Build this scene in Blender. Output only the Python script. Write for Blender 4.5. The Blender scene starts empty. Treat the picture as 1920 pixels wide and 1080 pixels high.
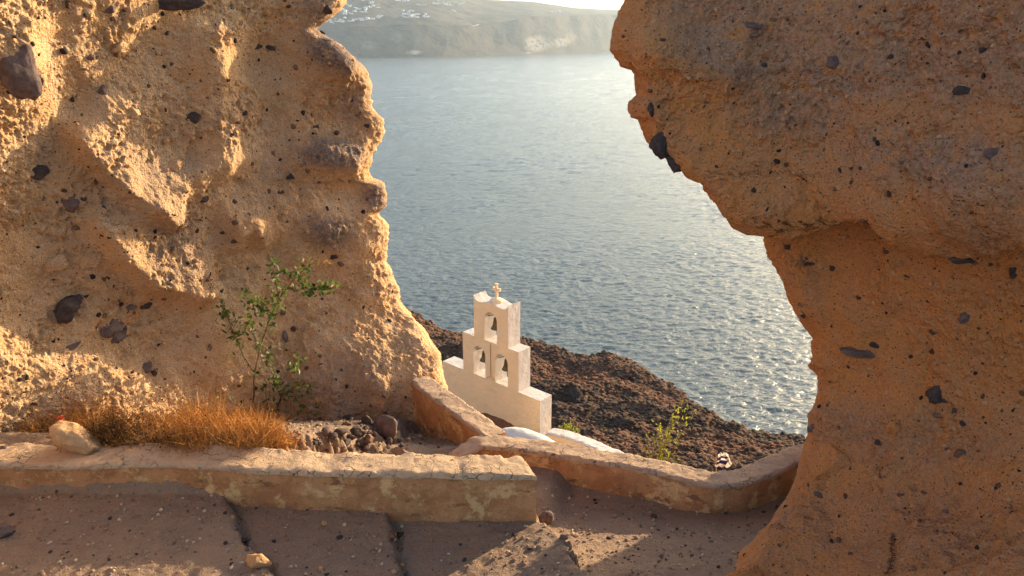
import bpy, math, random
import numpy as np
from mathutils import Vector, Matrix

S = bpy.context.scene
COL = S.collection
R = math.radians

# ------------------------------------------------------------------ camera, sky, sun, exposure
F_PX = 1400.0
PITCH = R(18.9)
cam_d = bpy.data.cameras.new("camera")
cam_d.sensor_width = 36.0
cam_d.lens = 36.0 * F_PX / 1920.0
cam_d.clip_start = 0.05
cam_d.clip_end = 60000
cam = bpy.data.objects.new("camera", cam_d)
COL.objects.link(cam)
cam.location = (0, 0, 0)
cam.rotation_euler = (math.pi / 2 - PITCH, 0, 0)
S.camera = cam

SUN_AZ = 45.8      # degrees to the right of straight ahead (+Y)
SUN_EL = 12.3
world = bpy.data.worlds.new("World")
S.world = world
world.use_nodes = True
wn = world.node_tree.nodes
sky = wn.new("ShaderNodeTexSky")
sky.sky_type = 'NISHITA'
sky.sun_disc = False
sky.sun_elevation = R(SUN_EL)
sky.sun_rotation = R(SUN_AZ)
sky.air_density = 1.0
sky.dust_density = 2.2
sky.ozone_density = 1.0
bg = wn["Background"]
bg.inputs[1].default_value = 0.15
world.node_tree.links.new(sky.outputs[0], bg.inputs[0])

sun_d = bpy.data.lights.new("sun", 'SUN')
sun_d.energy = 4.6
sun_d.angle = R(0.5)
sun_d.color = (1.0, 0.75, 0.45)
sun = bpy.data.objects.new("sun", sun_d)
COL.objects.link(sun)
sd = Vector((math.sin(R(SUN_AZ)) * math.cos(R(SUN_EL)), math.cos(R(SUN_AZ)) * math.cos(R(SUN_EL)), math.sin(R(SUN_EL))))
sun.rotation_euler = sd.to_track_quat('Z', 'Y').to_euler()
sun.location = sd * 50

S.view_settings.view_transform = 'Standard'
S.view_settings.look = 'None'
S.view_settings.gamma = 1.0
S.view_settings.exposure = 1.44
S.render.engine = 'CYCLES'
S.cycles.max_bounces = 8
S.cycles.diffuse_bounces = 4
S.cycles.volume_bounces = 0
S.cycles.sample_clamp_indirect = 6.0

SEA_Z = -135.0

# ------------------------------------------------------------------ measuring helpers (photo pixel -> point at a real distance)
cp, sp_ = math.cos(PITCH), math.sin(PITCH)


def ray(u, v):
    x = (np.asarray(u, float) - 960) / F_PX
    y = (540 - np.asarray(v, float)) / F_PX
    x, y = np.broadcast_arrays(x, y)
    return np.stack([x, cp + y * sp_, -sp_ + y * cp], -1)


def at_y(u, v, Y):
    r = ray(u, v)
    return r * (np.asarray(Y) / r[..., 1])[..., None]


def at_z(u, v, Z):
    r = ray(u, v)
    return r * (Z / r[..., 2])[..., None]


def smooth(a, b, x):
    t = np.clip((x - a) / (b - a), 0, 1)
    return t * t * (3 - 2 * t)


# ------------------------------------------------------------------ noise
def _h(ix, iy, iz, seed):
    with np.errstate(over='ignore'):
        h = (ix.astype(np.uint32) * np.uint32(374761393) + iy.astype(np.uint32) * np.uint32(668265263)
             + iz.astype(np.uint32) * np.uint32(2246822519) + np.uint32((seed * 3266489917) & 0xffffffff))
        h = (h ^ (h >> np.uint32(15))) * np.uint32(2246822519)
        h = (h ^ (h >> np.uint32(13))) * np.uint32(3266489917)
        h = h ^ (h >> np.uint32(16))
    return h


def gnoise(P, seed=0):
    """gradient noise, about -0.7..0.7"""
    P = np.asarray(P, float)
    i = np.floor(P).astype(np.int64)
    f = P - i
    w = f * f * f * (f * (f * 6 - 15) + 10)
    out = 0.0
    for dx in (0, 1):
        for dy in (0, 1):
            for dz in (0, 1):
                h = _h(i[..., 0] + dx, i[..., 1] + dy, i[..., 2] + dz, seed)
                g0 = (h & np.uint32(1023)).astype(float) / 511.5 - 1
                g1 = ((h >> np.uint32(10)) & np.uint32(1023)).astype(float) / 511.5 - 1
                g2 = ((h >> np.uint32(20)) & np.uint32(1023)).astype(float) / 511.5 - 1
                d = g0 * (f[..., 0] - dx) + g1 * (f[..., 1] - dy) + g2 * (f[..., 2] - dz)
                wx = w[..., 0] if dx else 1 - w[..., 0]
                wy = w[..., 1] if dy else 1 - w[..., 1]
                wz = w[..., 2] if dz else 1 - w[..., 2]
                out = out + d * wx * wy * wz
    return out


def fbm(P, sc, octv=4, gain=0.5, seed=0):
    P = np.asarray(P, float) / sc
    a, o = 1.0, 0.0
    for k in range(octv):
        o = o + a * gnoise(P, seed + k * 7)
        P = P * 2.03 + 11.3
        a *= gain
    return o


def worley(P, sc, seed=0):
    """distance to the nearest feature point (in cells) and a random number of that cell"""
    P = np.asarray(P, float) / sc
    i = np.floor(P).astype(np.int64)
    best = np.full(P.shape[:-1], 9.0)
    bid = np.zeros(P.shape[:-1])
    for dx in (-1, 0, 1):
        for dy in (-1, 0, 1):
            for dz in (-1, 0, 1):
                c = i + np.array([dx, dy, dz])
                h = _h(c[..., 0], c[..., 1], c[..., 2], seed)
                q = np.stack([(h & np.uint32(1023)), (h >> np.uint32(10)) & np.uint32(1023), (h >> np.uint32(20)) & np.uint32(1023)], -1).astype(float) / 1023
                d = np.sqrt((((c + q) - P) ** 2).sum(-1))
                m = d < best
                best = np.where(m, d, best)
                bid = np.where(m, (h % np.uint32(9973)).astype(float) / 9973, bid)
    return best, bid


# ------------------------------------------------------------------ object helpers
def tag(o, label=None, cat=None, group=None, kind=None):
    if label:
        o["label"] = label
    if cat:
        o["category"] = cat
    if group:
        o["group"] = group
    if kind:
        o["kind"] = kind
    return o


def empty(name, loc, label=None, cat=None, group=None):
    o = bpy.data.objects.new(name, None)
    COL.objects.link(o)
    o.location = loc
    o.empty_display_size = 0.1
    return tag(o, label, cat, group)


def link(name, me, mat, parent=None):
    o = bpy.data.objects.new(name, me)
    COL.objects.link(o)
    if mat is not None:
        for m in (mat if isinstance(mat, (list, tuple)) else [mat]):
            me.materials.append(m)
    if parent is not None:
        o.parent = parent
        o.matrix_parent_inverse = Matrix.Translation(parent.location).inverted()
    return o


def npmesh(name, V, faces_list, smooth_=True, attrs=None, matidx=None):
    """faces_list: list of (n,k) int arrays"""
    me = bpy.data.meshes.new(name)
    V = np.asarray(V, np.float32).reshape(-1, 3)
    me.vertices.add(len(V))
    me.vertices.foreach_set("co", V.ravel())
    fl = [np.asarray(f, np.int32) for f in faces_list if len(f)]
    loops = np.concatenate([f.ravel() for f in fl])
    tot = np.concatenate([np.full(len(f), f.shape[1], np.int32) for f in fl])
    start = np.concatenate([[0], np.cumsum(tot)[:-1]]).astype(np.int32)
    me.loops.add(len(loops))
    me.loops.foreach_set("vertex_index", loops)
    me.polygons.add(len(tot))
    me.polygons.foreach_set("loop_start", start)
    me.polygons.foreach_set("loop_total", tot)
    me.polygons.foreach_set("use_smooth", np.full(len(tot), smooth_, bool))
    if matidx is not None:
        me.polygons.foreach_set("material_index", np.asarray(matidx, np.int32))
    for k, a in (attrs or {}).items():
        at = me.attributes.new(k, 'FLOAT', 'POINT')
        at.data.foreach_set("value", np.asarray(a, np.float32).ravel())
    me.update(calc_edges=True)
    me.validate()
    return me


def grid_faces(nr, nc, flip=False):
    i = np.arange(nr * nc).reshape(nr, nc)
    a, b, c, d = i[:-1, :-1], i[:-1, 1:], i[1:, 1:], i[1:, :-1]
    q = np.stack([a, d, c, b] if not flip else [a, b, c, d], -1).reshape(-1, 4)
    return q


def vgrid_normals(P):
    du = np.gradient(P, axis=1)
    dv = np.gradient(P, axis=0)
    n = np.cross(dv, du)
    n /= np.linalg.norm(n, axis=-1, keepdims=True) + 1e-12
    return n


class MB:
    """collects simple solids into one mesh"""

    def __init__(self):
        self.v, self.f, self.n = [], [], 0

    def add(self, V, Fs):
        V = np.asarray(V, float)
        self.v.append(V)
        for f in Fs:
            self.f.append([int(i) + self.n for i in f])
        self.n += len(V)

    def box(self, c, s, M=None):
        c = np.array(c, float)
        s = np.array(s, float) / 2
        V = np.array([[x, y, z] for z in (-1, 1) for y in (-1, 1) for x in (-1, 1)], float) * s + c
        self.add(V if M is None else xf(V, M), [(0, 2, 3, 1), (4, 5, 7, 6), (0, 1, 5, 4), (2, 6, 7, 3), (0, 4, 6, 2), (1, 3, 7, 5)])

    def lathe(self, prof, seg=20, M=None):
        V, Fs = [], []
        k = len(prof)
        for r_, z in prof:
            for j in range(seg):
                a = 2 * math.pi * j / seg
                V.append((r_ * math.cos(a), r_ * math.sin(a), z))
        for i in range(k - 1):
            for j in range(seg):
                j2 = (j + 1) % seg
                Fs.append((i * seg + j, i * seg + j2, (i + 1) * seg + j2, (i + 1) * seg + j))
        Fs.append(tuple(range(seg))[::-1])
        Fs.append(tuple((k - 1) * seg + j for j in range(seg)))
        V = np.array(V)
        self.add(V if M is None else xf(V, M), Fs)

    def tube(self, pts, rad, seg=8, cap=True):
        pts = [np.array(p, float) for p in pts]
        rads = rad if hasattr(rad, '__len__') else [rad] * len(pts)
        V, Fs = [], []
        up = np.array([0.13, 0.21, 0.97])
        for i, p in enumerate(pts):
            t = pts[min(i + 1, len(pts) - 1)] - pts[max(i - 1, 0)]
            t /= np.linalg.norm(t) + 1e-9
            a = np.cross(t, up)
            if np.linalg.norm(a) < 1e-3:
                a = np.cross(t, np.array([1.0, 0, 0]))
            a /= np.linalg.norm(a)
            b = np.cross(t, a)
            for j in range(seg):
                w = 2 * math.pi * j / seg
                V.append(p + rads[i] * (a * math.cos(w) + b * math.sin(w)))
        for i in range(len(pts) - 1):
            for j in range(seg):
                j2 = (j + 1) % seg
                Fs.append((i * seg + j, (i + 1) * seg + j, (i + 1) * seg + j2, i * seg + j2))
        if cap:
            Fs.append(tuple(range(seg)))
            Fs.append(tuple((len(pts) - 1) * seg + j for j in range(seg))[::-1])
        self.add(np.array(V), Fs)

    def build(self, name, mat, parent=None, smooth_=False):
        me = bpy.data.meshes.new(name)
        me.from_pydata([tuple(p) for p in np.concatenate(self.v)], [], self.f)
        me.polygons.foreach_set("use_smooth", [smooth_] * len(me.polygons))
        me.validate()
        return link(name, me, mat, parent)


def xf(V, M):
    V = np.asarray(V, float)
    M = np.array(M)
    return V @ M[:3, :3].T + M[:3, 3]


def ico(sub):
    t = (1 + 5 ** .5) / 2
    V = [(-1, t, 0), (1, t, 0), (-1, -t, 0), (1, -t, 0), (0, -1, t), (0, 1, t), (0, -1, -t), (0, 1, -t), (t, 0, -1), (t, 0, 1), (-t, 0, -1), (-t, 0, 1)]
    Fc = [(0, 11, 5), (0, 5, 1), (0, 1, 7), (0, 7, 10), (0, 10, 11), (1, 5, 9), (5, 11, 4), (11, 10, 2), (10, 7, 6), (7, 1, 8),
          (3, 9, 4), (3, 4, 2), (3, 2, 6), (3, 6, 8), (3, 8, 9), (4, 9, 5), (2, 4, 11), (6, 2, 10), (8, 6, 7), (9, 8, 1)]
    V = [np.array(v) / np.linalg.norm(v) for v in V]
    for _ in range(sub):
        cache, nf = {}, []

        def mid(a, b):
            k = (min(a, b), max(a, b))
            if k not in cache:
                m = V[a] + V[b]
                V.append(m / np.linalg.norm(m))
                cache[k] = len(V) - 1
            return cache[k]
        for a, b, c in Fc:
            ab, bc, ca = mid(a, b), mid(b, c), mid(c, a)
            nf += [(a, ab, ca), (b, bc, ab), (c, ca, bc), (ab, bc, ca)]
        Fc = nf
    return np.array(V), np.array(Fc)


ICO = {k: ico(k) for k in (1, 2, 3, 4)}


def stone_verts(sub, seed, ang=0.5, rough=0.12):
    """angular pebble of about unit radius"""
    rs = np.random.RandomState(seed)
    V, Fc = ICO[sub]
    V = V.copy()
    for _ in range(9):
        n = rs.normal(size=3)
        n /= np.linalg.norm(n)
        h = rs.uniform(1 - ang, 1.0)
        d = V @ n
        V = V - np.outer(np.maximum(d - h, 0) * 0.9, n)
    V = V * (1 + rough * fbm(V + seed * 3.7, 0.8, 3, .55, seed))[:, None]
    return V, Fc


# ------------------------------------------------------------------ node helpers
class NT:
    def __init__(self, name):
        self.m = bpy.data.materials.new(name)
        self.m.use_nodes = True
        self.t = self.m.node_tree
        self.n = self.t.nodes
        self.b = self.n["Principled BSDF"]
        self.co = self.n.new("ShaderNodeTexCoord").outputs["Object"]

    def link(self, a, b):
        self.t.links.new(a, b)

    def inp(self, sock, v):
        if isinstance(v, bpy.types.NodeSocket):
            self.link(v, sock)
        else:
            sock.default_value = v

    def mapping(self, scale=(1, 1, 1), rot=(0, 0, 0), src=None):
        m = self.n.new("ShaderNodeMapping")
        m.inputs["Scale"].default_value = scale
        m.inputs["Rotation"].default_value = rot
        self.link(src or self.co, m.inputs[0])
        return m.outputs[0]

    def noise(self, sc, det=4, rough=.55, vec=None, dist=0.0):
        n = self.n.new("ShaderNodeTexNoise")
        n.inputs["Scale"].default_value = sc
        n.inputs["Detail"].default_value = det
        n.inputs["Roughness"].default_value = rough
        n.inputs["Distortion"].default_value = dist
        self.link(vec or self.co, n.inputs["Vector"])
        return n.outputs["Fac"]

    def voro(self, sc, feat='F1', vec=None, rnd=1.0, col=False):
        n = self.n.new("ShaderNodeTexVoronoi")
        n.feature = feat
        n.inputs["Scale"].default_value = sc
        n.inputs["Randomness"].default_value = rnd
        self.link(vec or self.co, n.inputs["Vector"])
        return (n.outputs["Distance"], n.outputs["Color"]) if col else n.outputs["Distance"]

    def ramp(self, fac, a, b, c0=0.0, c1=1.0):
        r = self.n.new("ShaderNodeMapRange")
        r.interpolation_type = 'SMOOTHSTEP'
        self.link(fac, r.inputs[0])
        r.inputs[1].default_value = a
        r.inputs[2].default_value = b
        r.inputs[3].default_value = c0
        r.inputs[4].default_value = c1
        return r.outputs[0]

    def math(self, op, a, b=0.0):
        m = self.n.new("ShaderNodeMath")
        m.operation = op
        self.inp(m.inputs[0], a)
        self.inp(m.inputs[1], b)
        return m.outputs[0]

    def mix(self, fac, a, b, mode='MIX'):
        m = self.n.new("ShaderNodeMix")
        m.data_type = 'RGBA'
        m.blend_type = mode
        self.inp(m.inputs[0], fac)
        for s, v in ((m.inputs[6], a), (m.inputs[7], b)):
            self.inp(s, v if isinstance(v, bpy.types.NodeSocket) else (*v, 1) if len(v) == 3 else v)
        return m.outputs[2]

    def attr(self, name):
        a = self.n.new("ShaderNodeAttribute")
        a.attribute_name = name
        return a.outputs["Fac"]

    def bump(self, h, dist=0.01, strength=1.0, prev=None):
        b = self.n.new("ShaderNodeBump")
        b.inputs["Strength"].default_value = strength
        b.inputs["Distance"].default_value = dist
        self.link(h, b.inputs["Height"])
        if prev is not None:
            self.link(prev, b.inputs["Normal"])
        return b.outputs[0]

    def out(self, col, rough=0.9, nrm=None, spec=0.25):
        self.inp(self.b.inputs["Base Color"], col if isinstance(col, bpy.types.NodeSocket) else (*col, 1))
        self.inp(self.b.inputs["Roughness"], rough)
        self.b.inputs["Specular IOR Level"].default_value = spec
        if nrm is not None:
            self.link(nrm, self.b.inputs["Normal"])
        return self.m


def mat_tuff(name, c1, c2, c3, crust):
    """porous pumice tuff: tan ash matrix with lapilli, a dusty crust by vertex mask"""
    t = NT(name)
    big = t.ramp(t.noise(0.9, 5, .6), .35, .65)
    mid = t.ramp(t.noise(4.5, 5, .65), .36, .64)
    col = t.mix(big, c1, c2)
    col = t.mix(t.math('MULTIPLY', mid, .75), col, c3)
    fine = t.ramp(t.noise(38, 4, .7), .30, .72)
    col = t.mix(t.math('MULTIPLY', t.math('SUBTRACT', 1.0, fine), .35), col, tuple(x * .55 for x in c1))
    # crust
    cm = t.math('MULTIPLY', t.attr("crust"), t.ramp(t.noise(9, 5, .7), .28, .52))
    col = t.mix(cm, col, t.mix(t.ramp(t.noise(30, 4, .7), .35, .65), crust, tuple(x * .55 for x in crust)))
    # lapilli specks
    for sc, r0, dens in ((16, .17, .78), (34, .25, .66), (75, .29, .58)):
        w = t.mapping((1, 1, 1.15))
        d, c = t.voro(sc, 'F1', w, 1.0, True)
        sep = t.n.new("ShaderNodeSeparateColor")
        t.link(c, sep.inputs[0])
        m = t.math('MULTIPLY', t.ramp(d, r0, r0 * .72), t.math('GREATER_THAN', sep.outputs[0], dens))
        tint = t.mix(sep.outputs[1], (.035, .026, .024), (.17, .10, .065))
        col = t.mix(t.math('MULTIPLY', m, .9), col, tint)
    v1 = t.voro(55, 'SMOOTH_F1')
    n1 = t.noise(60, 5, .7)
    n2 = t.noise(18, 4, .6)
    h = t.math('ADD', t.math('MULTIPLY', n2, 1.2), t.math('ADD', t.math('MULTIPLY', n1, .55), t.math('MULTIPLY', v1, .5)))
    return t.out(col, .95, t.bump(h, .03, 1.0), .12)


def mat_stone(name, c1, c2, sc=14):
    t = NT(name)
    col = t.mix(t.ramp(t.noise(sc, 5, .65), .35, .65), c1, c2)
    col = t.mix(t.math('MULTIPLY', t.ramp(t.noise(sc * 6, 3, .7), .55, .75), .4), col, tuple(min(1, x * 2.1) for x in c2))
    h = t.math('ADD', t.noise(sc * 2, 5, .7), t.math('MULTIPLY', t.noise(sc * 9, 3, .7), .3))
    return t.out(col, .85, t.bump(h, .015, .8), .25)


def mat_plain(name, c, rough=.7, spec=.3, var=.25, sc=20, metal=0.0):
    t = NT(name)
    col = t.mix(t.ramp(t.noise(sc, 4, .6), .3, .7), c, tuple(x * (1 - var) for x in c))
    t.b.inputs["Metallic"].default_value = metal
    return t.out(col, rough, t.bump(t.noise(sc * 3, 3, .6), .003, .5), spec)


M_LEFT = mat_tuff("tuff_golden", (.63, .405, .225), (.61, .36, .175), (.65, .45, .285), (.30, .22, .18))
M_RIGHT = mat_tuff("tuff_orange", (.61, .275, .105), (.65, .285, .095), (.58, .29, .145), (.45, .28, .195))
M_DARK = mat_stone("dark_lava_stone", (.045, .034, .032), (.085, .062, .056))
M_PURPLE = mat_stone("purple_lava_stone", (.11, .075, .068), (.17, .12, .11))
M_BROWN = mat_stone("brown_lava_stone", (.13, .075, .05), (.22, .13, .085))
M_TANST = mat_stone("pumice_stone", (.50, .28, .125), (.56, .33, .17))
M_BOULD = mat_stone("limestone", (.50, .30, .15), (.58, .39, .22))


# ------------------------------------------------------------------ sea
def make_sea():
    t = NT("sea_water")
    w = t.mapping((1, 1, 1), (0, 0, R(-10)))
    ws = t.n.new("ShaderNodeMapping")
    ws.inputs["Scale"].default_value = (.45, 1, 1)
    t.link(w, ws.inputs[0])
    v = ws.outputs[0]
    n0 = t.noise(.035, 3, .5, v)
    n1 = t.noise(.16, 4, .55, v, .4)
    n2 = t.noise(.55, 4, .6, v, .6)
    n3 = t.noise(1.8, 3, .6, v)
    h = t.math('ADD', t.math('ADD', t.math('MULTIPLY', n0, .4), t.math('MULTIPLY', n1, .7)), t.math('ADD', t.math('MULTIPLY', n2, .8), t.math('MULTIPLY', n3, .2)))
    col = t.mix(t.ramp(t.noise(.004, 3, .5), .35, .65), (.095, .118, .12), (.12, .14, .14))
    t.b.inputs["IOR"].default_value = 1.33
    m = t.out(col, .16, t.bump(h, 1.0, 1.0), .5)
    # near and middle water: a fan of real waves, rows getting coarser with distance
    v = np.concatenate([np.linspace(1010, 850, 60)[:-1], np.linspace(850, 140, 760)[:-1], np.linspace(140, 74, 60)])
    u = np.linspace(250, 1950, 720)
    U, V = np.meshgrid(u, v)
    P = at_z(U, V, SEA_Z)
    a = R(-14)
    q = np.stack([(P[..., 0] * math.cos(a) - P[..., 1] * math.sin(a)) * .55, P[..., 0] * math.sin(a) + P[..., 1] * math.cos(a), P[..., 0] * 0], -1)
    q = q + 1.5 * gnoise(q / 9, 5)[..., None]
    gust = .75 + .6 * gnoise(P / 90, 7)
    far = smooth(2600, 700, P[..., 1])

    def ridge(x):
        return 1 - 2 * np.abs(x)
    hh = .38 * gnoise(q / 8.5, 1) + .70 * gnoise(q / 3.1, 2) + .24 * ridge(gnoise(q / 2.2, 3)) + .18 * gnoise(q / 1.2, 4)
    D_ = P[..., 1]
    hh = hh * (.25 + .75 * far) + smooth(350, 800, D_) * 1.5 * gnoise(q / 12, 8) + smooth(800, 1900, D_) * 3.6 * gnoise(q / 34, 9) + smooth(1800, 3200, D_) * 5 * gnoise(q / 80, 10)
    P[..., 2] += hh * gust
    f1 = grid_faces(len(v), len(u))
    # the rest of the sheet, out to the horizon
    xs = np.array([-12500, -4000, -1200, 0, 1200, 4000, 12500.])
    X, Y = np.meshgrid(xs, xs)
    B = np.stack([X, Y, np.full_like(X, SEA_Z - 2.0)], -1)
    f2 = grid_faces(7, 7, False) + len(v) * len(u)
    me = npmesh("sea", np.concatenate([P.reshape(-1, 3), B.reshape(-1, 3)]), [f1, f2])
    bm_fix_up(me)
    o = link("sea", me, m)
    tag(o, kind="structure")


def bm_fix_up(me):
    n = np.zeros(len(me.polygons) * 3)
    me.polygons.foreach_get("normal", n)
    if n[2] < 0:
        me.flip_normals()


make_sea()


# ------------------------------------------------------------------ far coast with its houses
SHORE = ([-900, 600, 830, 1150, 1500, 2600], [125, 110, 107, 96, 90, 84])
RIM = ([-900, 560, 700, 800, 870, 950, 1000, 1080, 1160, 2600], [60, 56, 48, 45, 48, 40, 32, 28, 27, 50])
SKYL = ([-900, 500, 700, 850, 900, 1000, 1040, 1080, 1160, 1300, 1600, 2600], [-60, -62, -42, -14, -1, 3, 9, 15, 18.5, 22, 32, 50])


def coast_point(U, q):
    """q 0 shore .. 1 cliff rim .. 2 skyline .. 3 behind"""
    U = np.asarray(U, float)
    q = np.asarray(q, float)
    vs, vr, vk = (np.interp(U, *a) for a in (SHORE, RIM, SKYL))
    Ys = at_z(U, vs, SEA_Z)[..., 1]
    v = np.where(q < 1, vs + (vr - vs) * q, vr + (vk - vr) * np.clip(q - 1, 0, 1))
    Y = np.where(q < 1, Ys + 330 * q, Ys + 330 + 1300 * np.clip(q - 1, 0, 1))
    P = at_y(U, v, Y)
    back = np.clip(q - 2, 0, 1)
    P[..., 1] += back * 900
    P[..., 2] -= back * 400
    low = np.clip(-q, 0, 1)
    P[..., 2] -= low * 20
    return P


def make_coast():
    u = np.linspace(-800, 2500, 500)
    q = np.concatenate([[-.5], np.linspace(0, 1, 46), np.linspace(1.02, 2, 40), np.linspace(2.2, 3, 5)])
    U, Q = np.meshgrid(u, q)
    P = coast_point(U, Q)
    amp = 26 * np.clip(Q * 3, 0, 1) * np.clip((2.0 - Q) * 1.2 + .12, 0.04, 1)
    gul = fbm(np.stack([P[..., 0] / 1.0, P[..., 1] * .3, P[..., 2] * .35], -1), 260, 5, .55, 3)
    P[..., 1] -= amp * 3.0 * gul
    P[..., 2] += amp * .8 * fbm(P, 180, 4, .5, 5) * np.where(Q > 1, .8, .35)
    scar = np.zeros_like(U)
    for (a, b, ra, rb, s) in ((777, 98, 12, 5, 1.0), (1008, 82, 26, 16, .8), (1052, 80, 18, 9, .7), (1070, 70, 10, 10, .4), (745, 70, 16, 12, .3), (690, 85, 14, 10, .25), (990, 99, 10, 2, .7)):
        vv = np.interp(U, *SHORE) + (np.interp(U, *RIM) - np.interp(U, *SHORE)) * np.clip(Q, 0, 1)
        d = ((U - a) / ra) ** 2 + ((vv - b) / rb) ** 2
        scar = np.maximum(scar, s * np.clip(1.3 - d, 0, 1) * (Q < 1.05) * (Q > 0))
    t = NT("far_coast_rock")
    col = t.mix(t.ramp(t.noise(.006, 6, .65), .35, .65), (.055, .042, .036), (.125, .102, .085))
    st = t.noise(.02, 5, .7, t.mapping((1, 1, .25)))
    col = t.mix(t.ramp(st, .42, .66), col, (.09, .085, .06))
    col = t.mix(t.math('MULTIPLY', t.attr("scar"), t.ramp(t.noise(.03, 4, .7), .3, .6)), col, (.42, .36, .30))
    m = t.out(col, .95, t.bump(t.noise(.03, 5, .65), 12, .8), .1)
    o = link("far_coast", npmesh("far_coast", P, [grid_faces(*U.shape)], True, {"scar": scar}), m)
    tag(o, kind="structure")
    # pale zigzag road on the slope
    pts = [(857, 40), (870, 42), (880, 46), (884, 50), (890, 50), (898, 48)]
    c = []
    for (a, b) in pts:
        qq = 1 + (np.interp(a, *RIM) - b) / max(1e-3, (np.interp(a, *RIM) - np.interp(a, *SKYL)))
        qq = qq if qq >= 1 else (np.interp(a, *SHORE) - b) / (np.interp(a, *SHORE) - np.interp(a, *RIM))
        c.append(coast_point(a, qq) + np.array([0, -25, 6]))
    mb = MB()
    mb.tube(c, [3.2] * len(c), 6)
    tag(mb.build("road", mat_plain("road_dust", (.6, .55, .48), .9)), kind="structure")


make_coast()

HOUSES = []


def make_houses():
    rs = np.random.RandomState(11)
    mw = mat_plain("far_whitewash", (.62, .61, .61), .8, .2, .08, .1)
    kinds = []

    def proto(name, boxes, dome):
        root = empty(name, (0, 0, 0))
        m = MB()
        for c, s in boxes:
            m.box(c, s)
            m.box((c[0], c[1], c[2] + s[2] / 2 + .2), (s[0] * .97, s[1] * .97, .5))
        m.build("wall", mw, root)
        if dome:
            d = MB()
            d.lathe([(2.6 * math.cos(a), dome + 2.6 * math.sin(a)) for a in np.linspace(0, 1.5, 7)], 14)
            d.build("dome", mw, root, True)
        return root
    kinds.append(proto("white_house", [((0, 0, 3), (13, 9, 6)), ((5, -5, 1.8), (8, 6, 3.6))], 0))
    kinds.append(proto("white_house", [((0, 0, 2.2), (17, 8, 4.4)), ((-4, 1, 5.5), (7, 6, 2.8))], 0))
    kinds.append(proto("white_house", [((0, 0, 2.4), (9, 9, 4.8)), ((6.5, 1, 1.9), (6, 7, 3.8))], 4.8))
    lab = "tiny white house among the whitewashed villages on the hazy far coast"
    areas = [  # u0,u1, v at u0, v at u1, half spread, n
        (604, 650, 47, 38, 3.5, 18), (640, 718, 45, 34.5, 2.6, 34), (632, 690, 27, 22, 6, 34), (690, 718, 12, 16, 6, 12),
        (680, 706, 3, 10, 4, 8), (740, 768, 3, 5, 2.5, 12), (752, 806, 32, 34, 4, 34), (752, 776, 23, 26, 2.5, 10),
        (812, 874, 9, 10, 3.5, 30), (782, 798, 12, 14, 1.5, 5), (612, 660, 16, 10, 6, 14), (1032, 1062, 24, 25, 2, 8), (846, 856, 22, 24, 1.5, 4),
        (1000, 1150, 3, 17, .8, 9)]
    first = {}
    for (u0, u1, va, vb, sp, n) in areas:
        for k in range(n):
            f = rs.rand()
            a = u0 + (u1 - u0) * f
            b = va + (vb - va) * f + rs.uniform(-sp, sp)
            vr, vk = np.interp(a, *RIM), np.interp(a, *SKYL)
            qq = 1 + (vr - b) / (vr - vk)
            if qq < 1:
                vs = np.interp(a, *SHORE)
                qq = (vs - b) / (vs - vr)
            qq = min(qq, 1.98)
            p = coast_point(a, qq)
            ki = rs.randint(3)
            src = kinds[ki]
            if ki not in first:
                first[ki] = True
                o = src
            else:
                o = src.copy()
                COL.objects.link(o)
                for ch in src.children:
                    c = ch.copy()
                    COL.objects.link(c)
                    c.parent = o
            o.location = (p[0], p[1] - 30, p[2] + 8)
            s = rs.uniform(.75, 1.35)
            o.scale = (s, s, s)
            o.rotation_euler = (0, 0, rs.uniform(-.6, .6))
            tag(o, lab, "house", "white houses on the far coast")


make_houses()


# ------------------------------------------------------------------ hillside falling to the sea, with its scrub
RIDGE_U = [300, 775, 830, 880, 975, 1040, 1100, 1150, 1190, 1230, 1290, 1340, 1400, 1460, 1505, 1700, 2000]
RIDGE_V = [420, 590, 608, 622, 640, 664, 672, 665, 684, 714, 744, 780, 808, 824, 836, 900, 960]
RIDGE_Y = [150, 140, 136, 130, 122, 116, 112, 112, 108, 102, 94, 86, 78, 72, 68, 60, 55]


def hill_point(U, w):
    """w 0 near .. 1 ridge .. 2 sea"""
    vr = np.interp(U, RIDGE_U, RIDGE_V)
    Yr = np.interp(U, RIDGE_U, RIDGE_Y)
    ww = np.clip(w, 0, 1)
    Y = 14 * (Yr / 14) ** ww
    vn = 990.0
    vm = np.maximum(905, vr + 12)
    # steep drop first, then the long slope the camera looks across
    v = np.where(ww < .5, vn + (vm - vn) * smooth(0, .5, ww), vm + (vr - vm) * ((ww - .5) / .5) ** 1.15)
    P = at_y(U, v, Y)
    back = np.clip(w - 1, 0, 1)
    P[..., 1] += back * 75
    P[..., 2] += back * (SEA_Z - 6 - P[..., 2])
    return P


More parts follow.
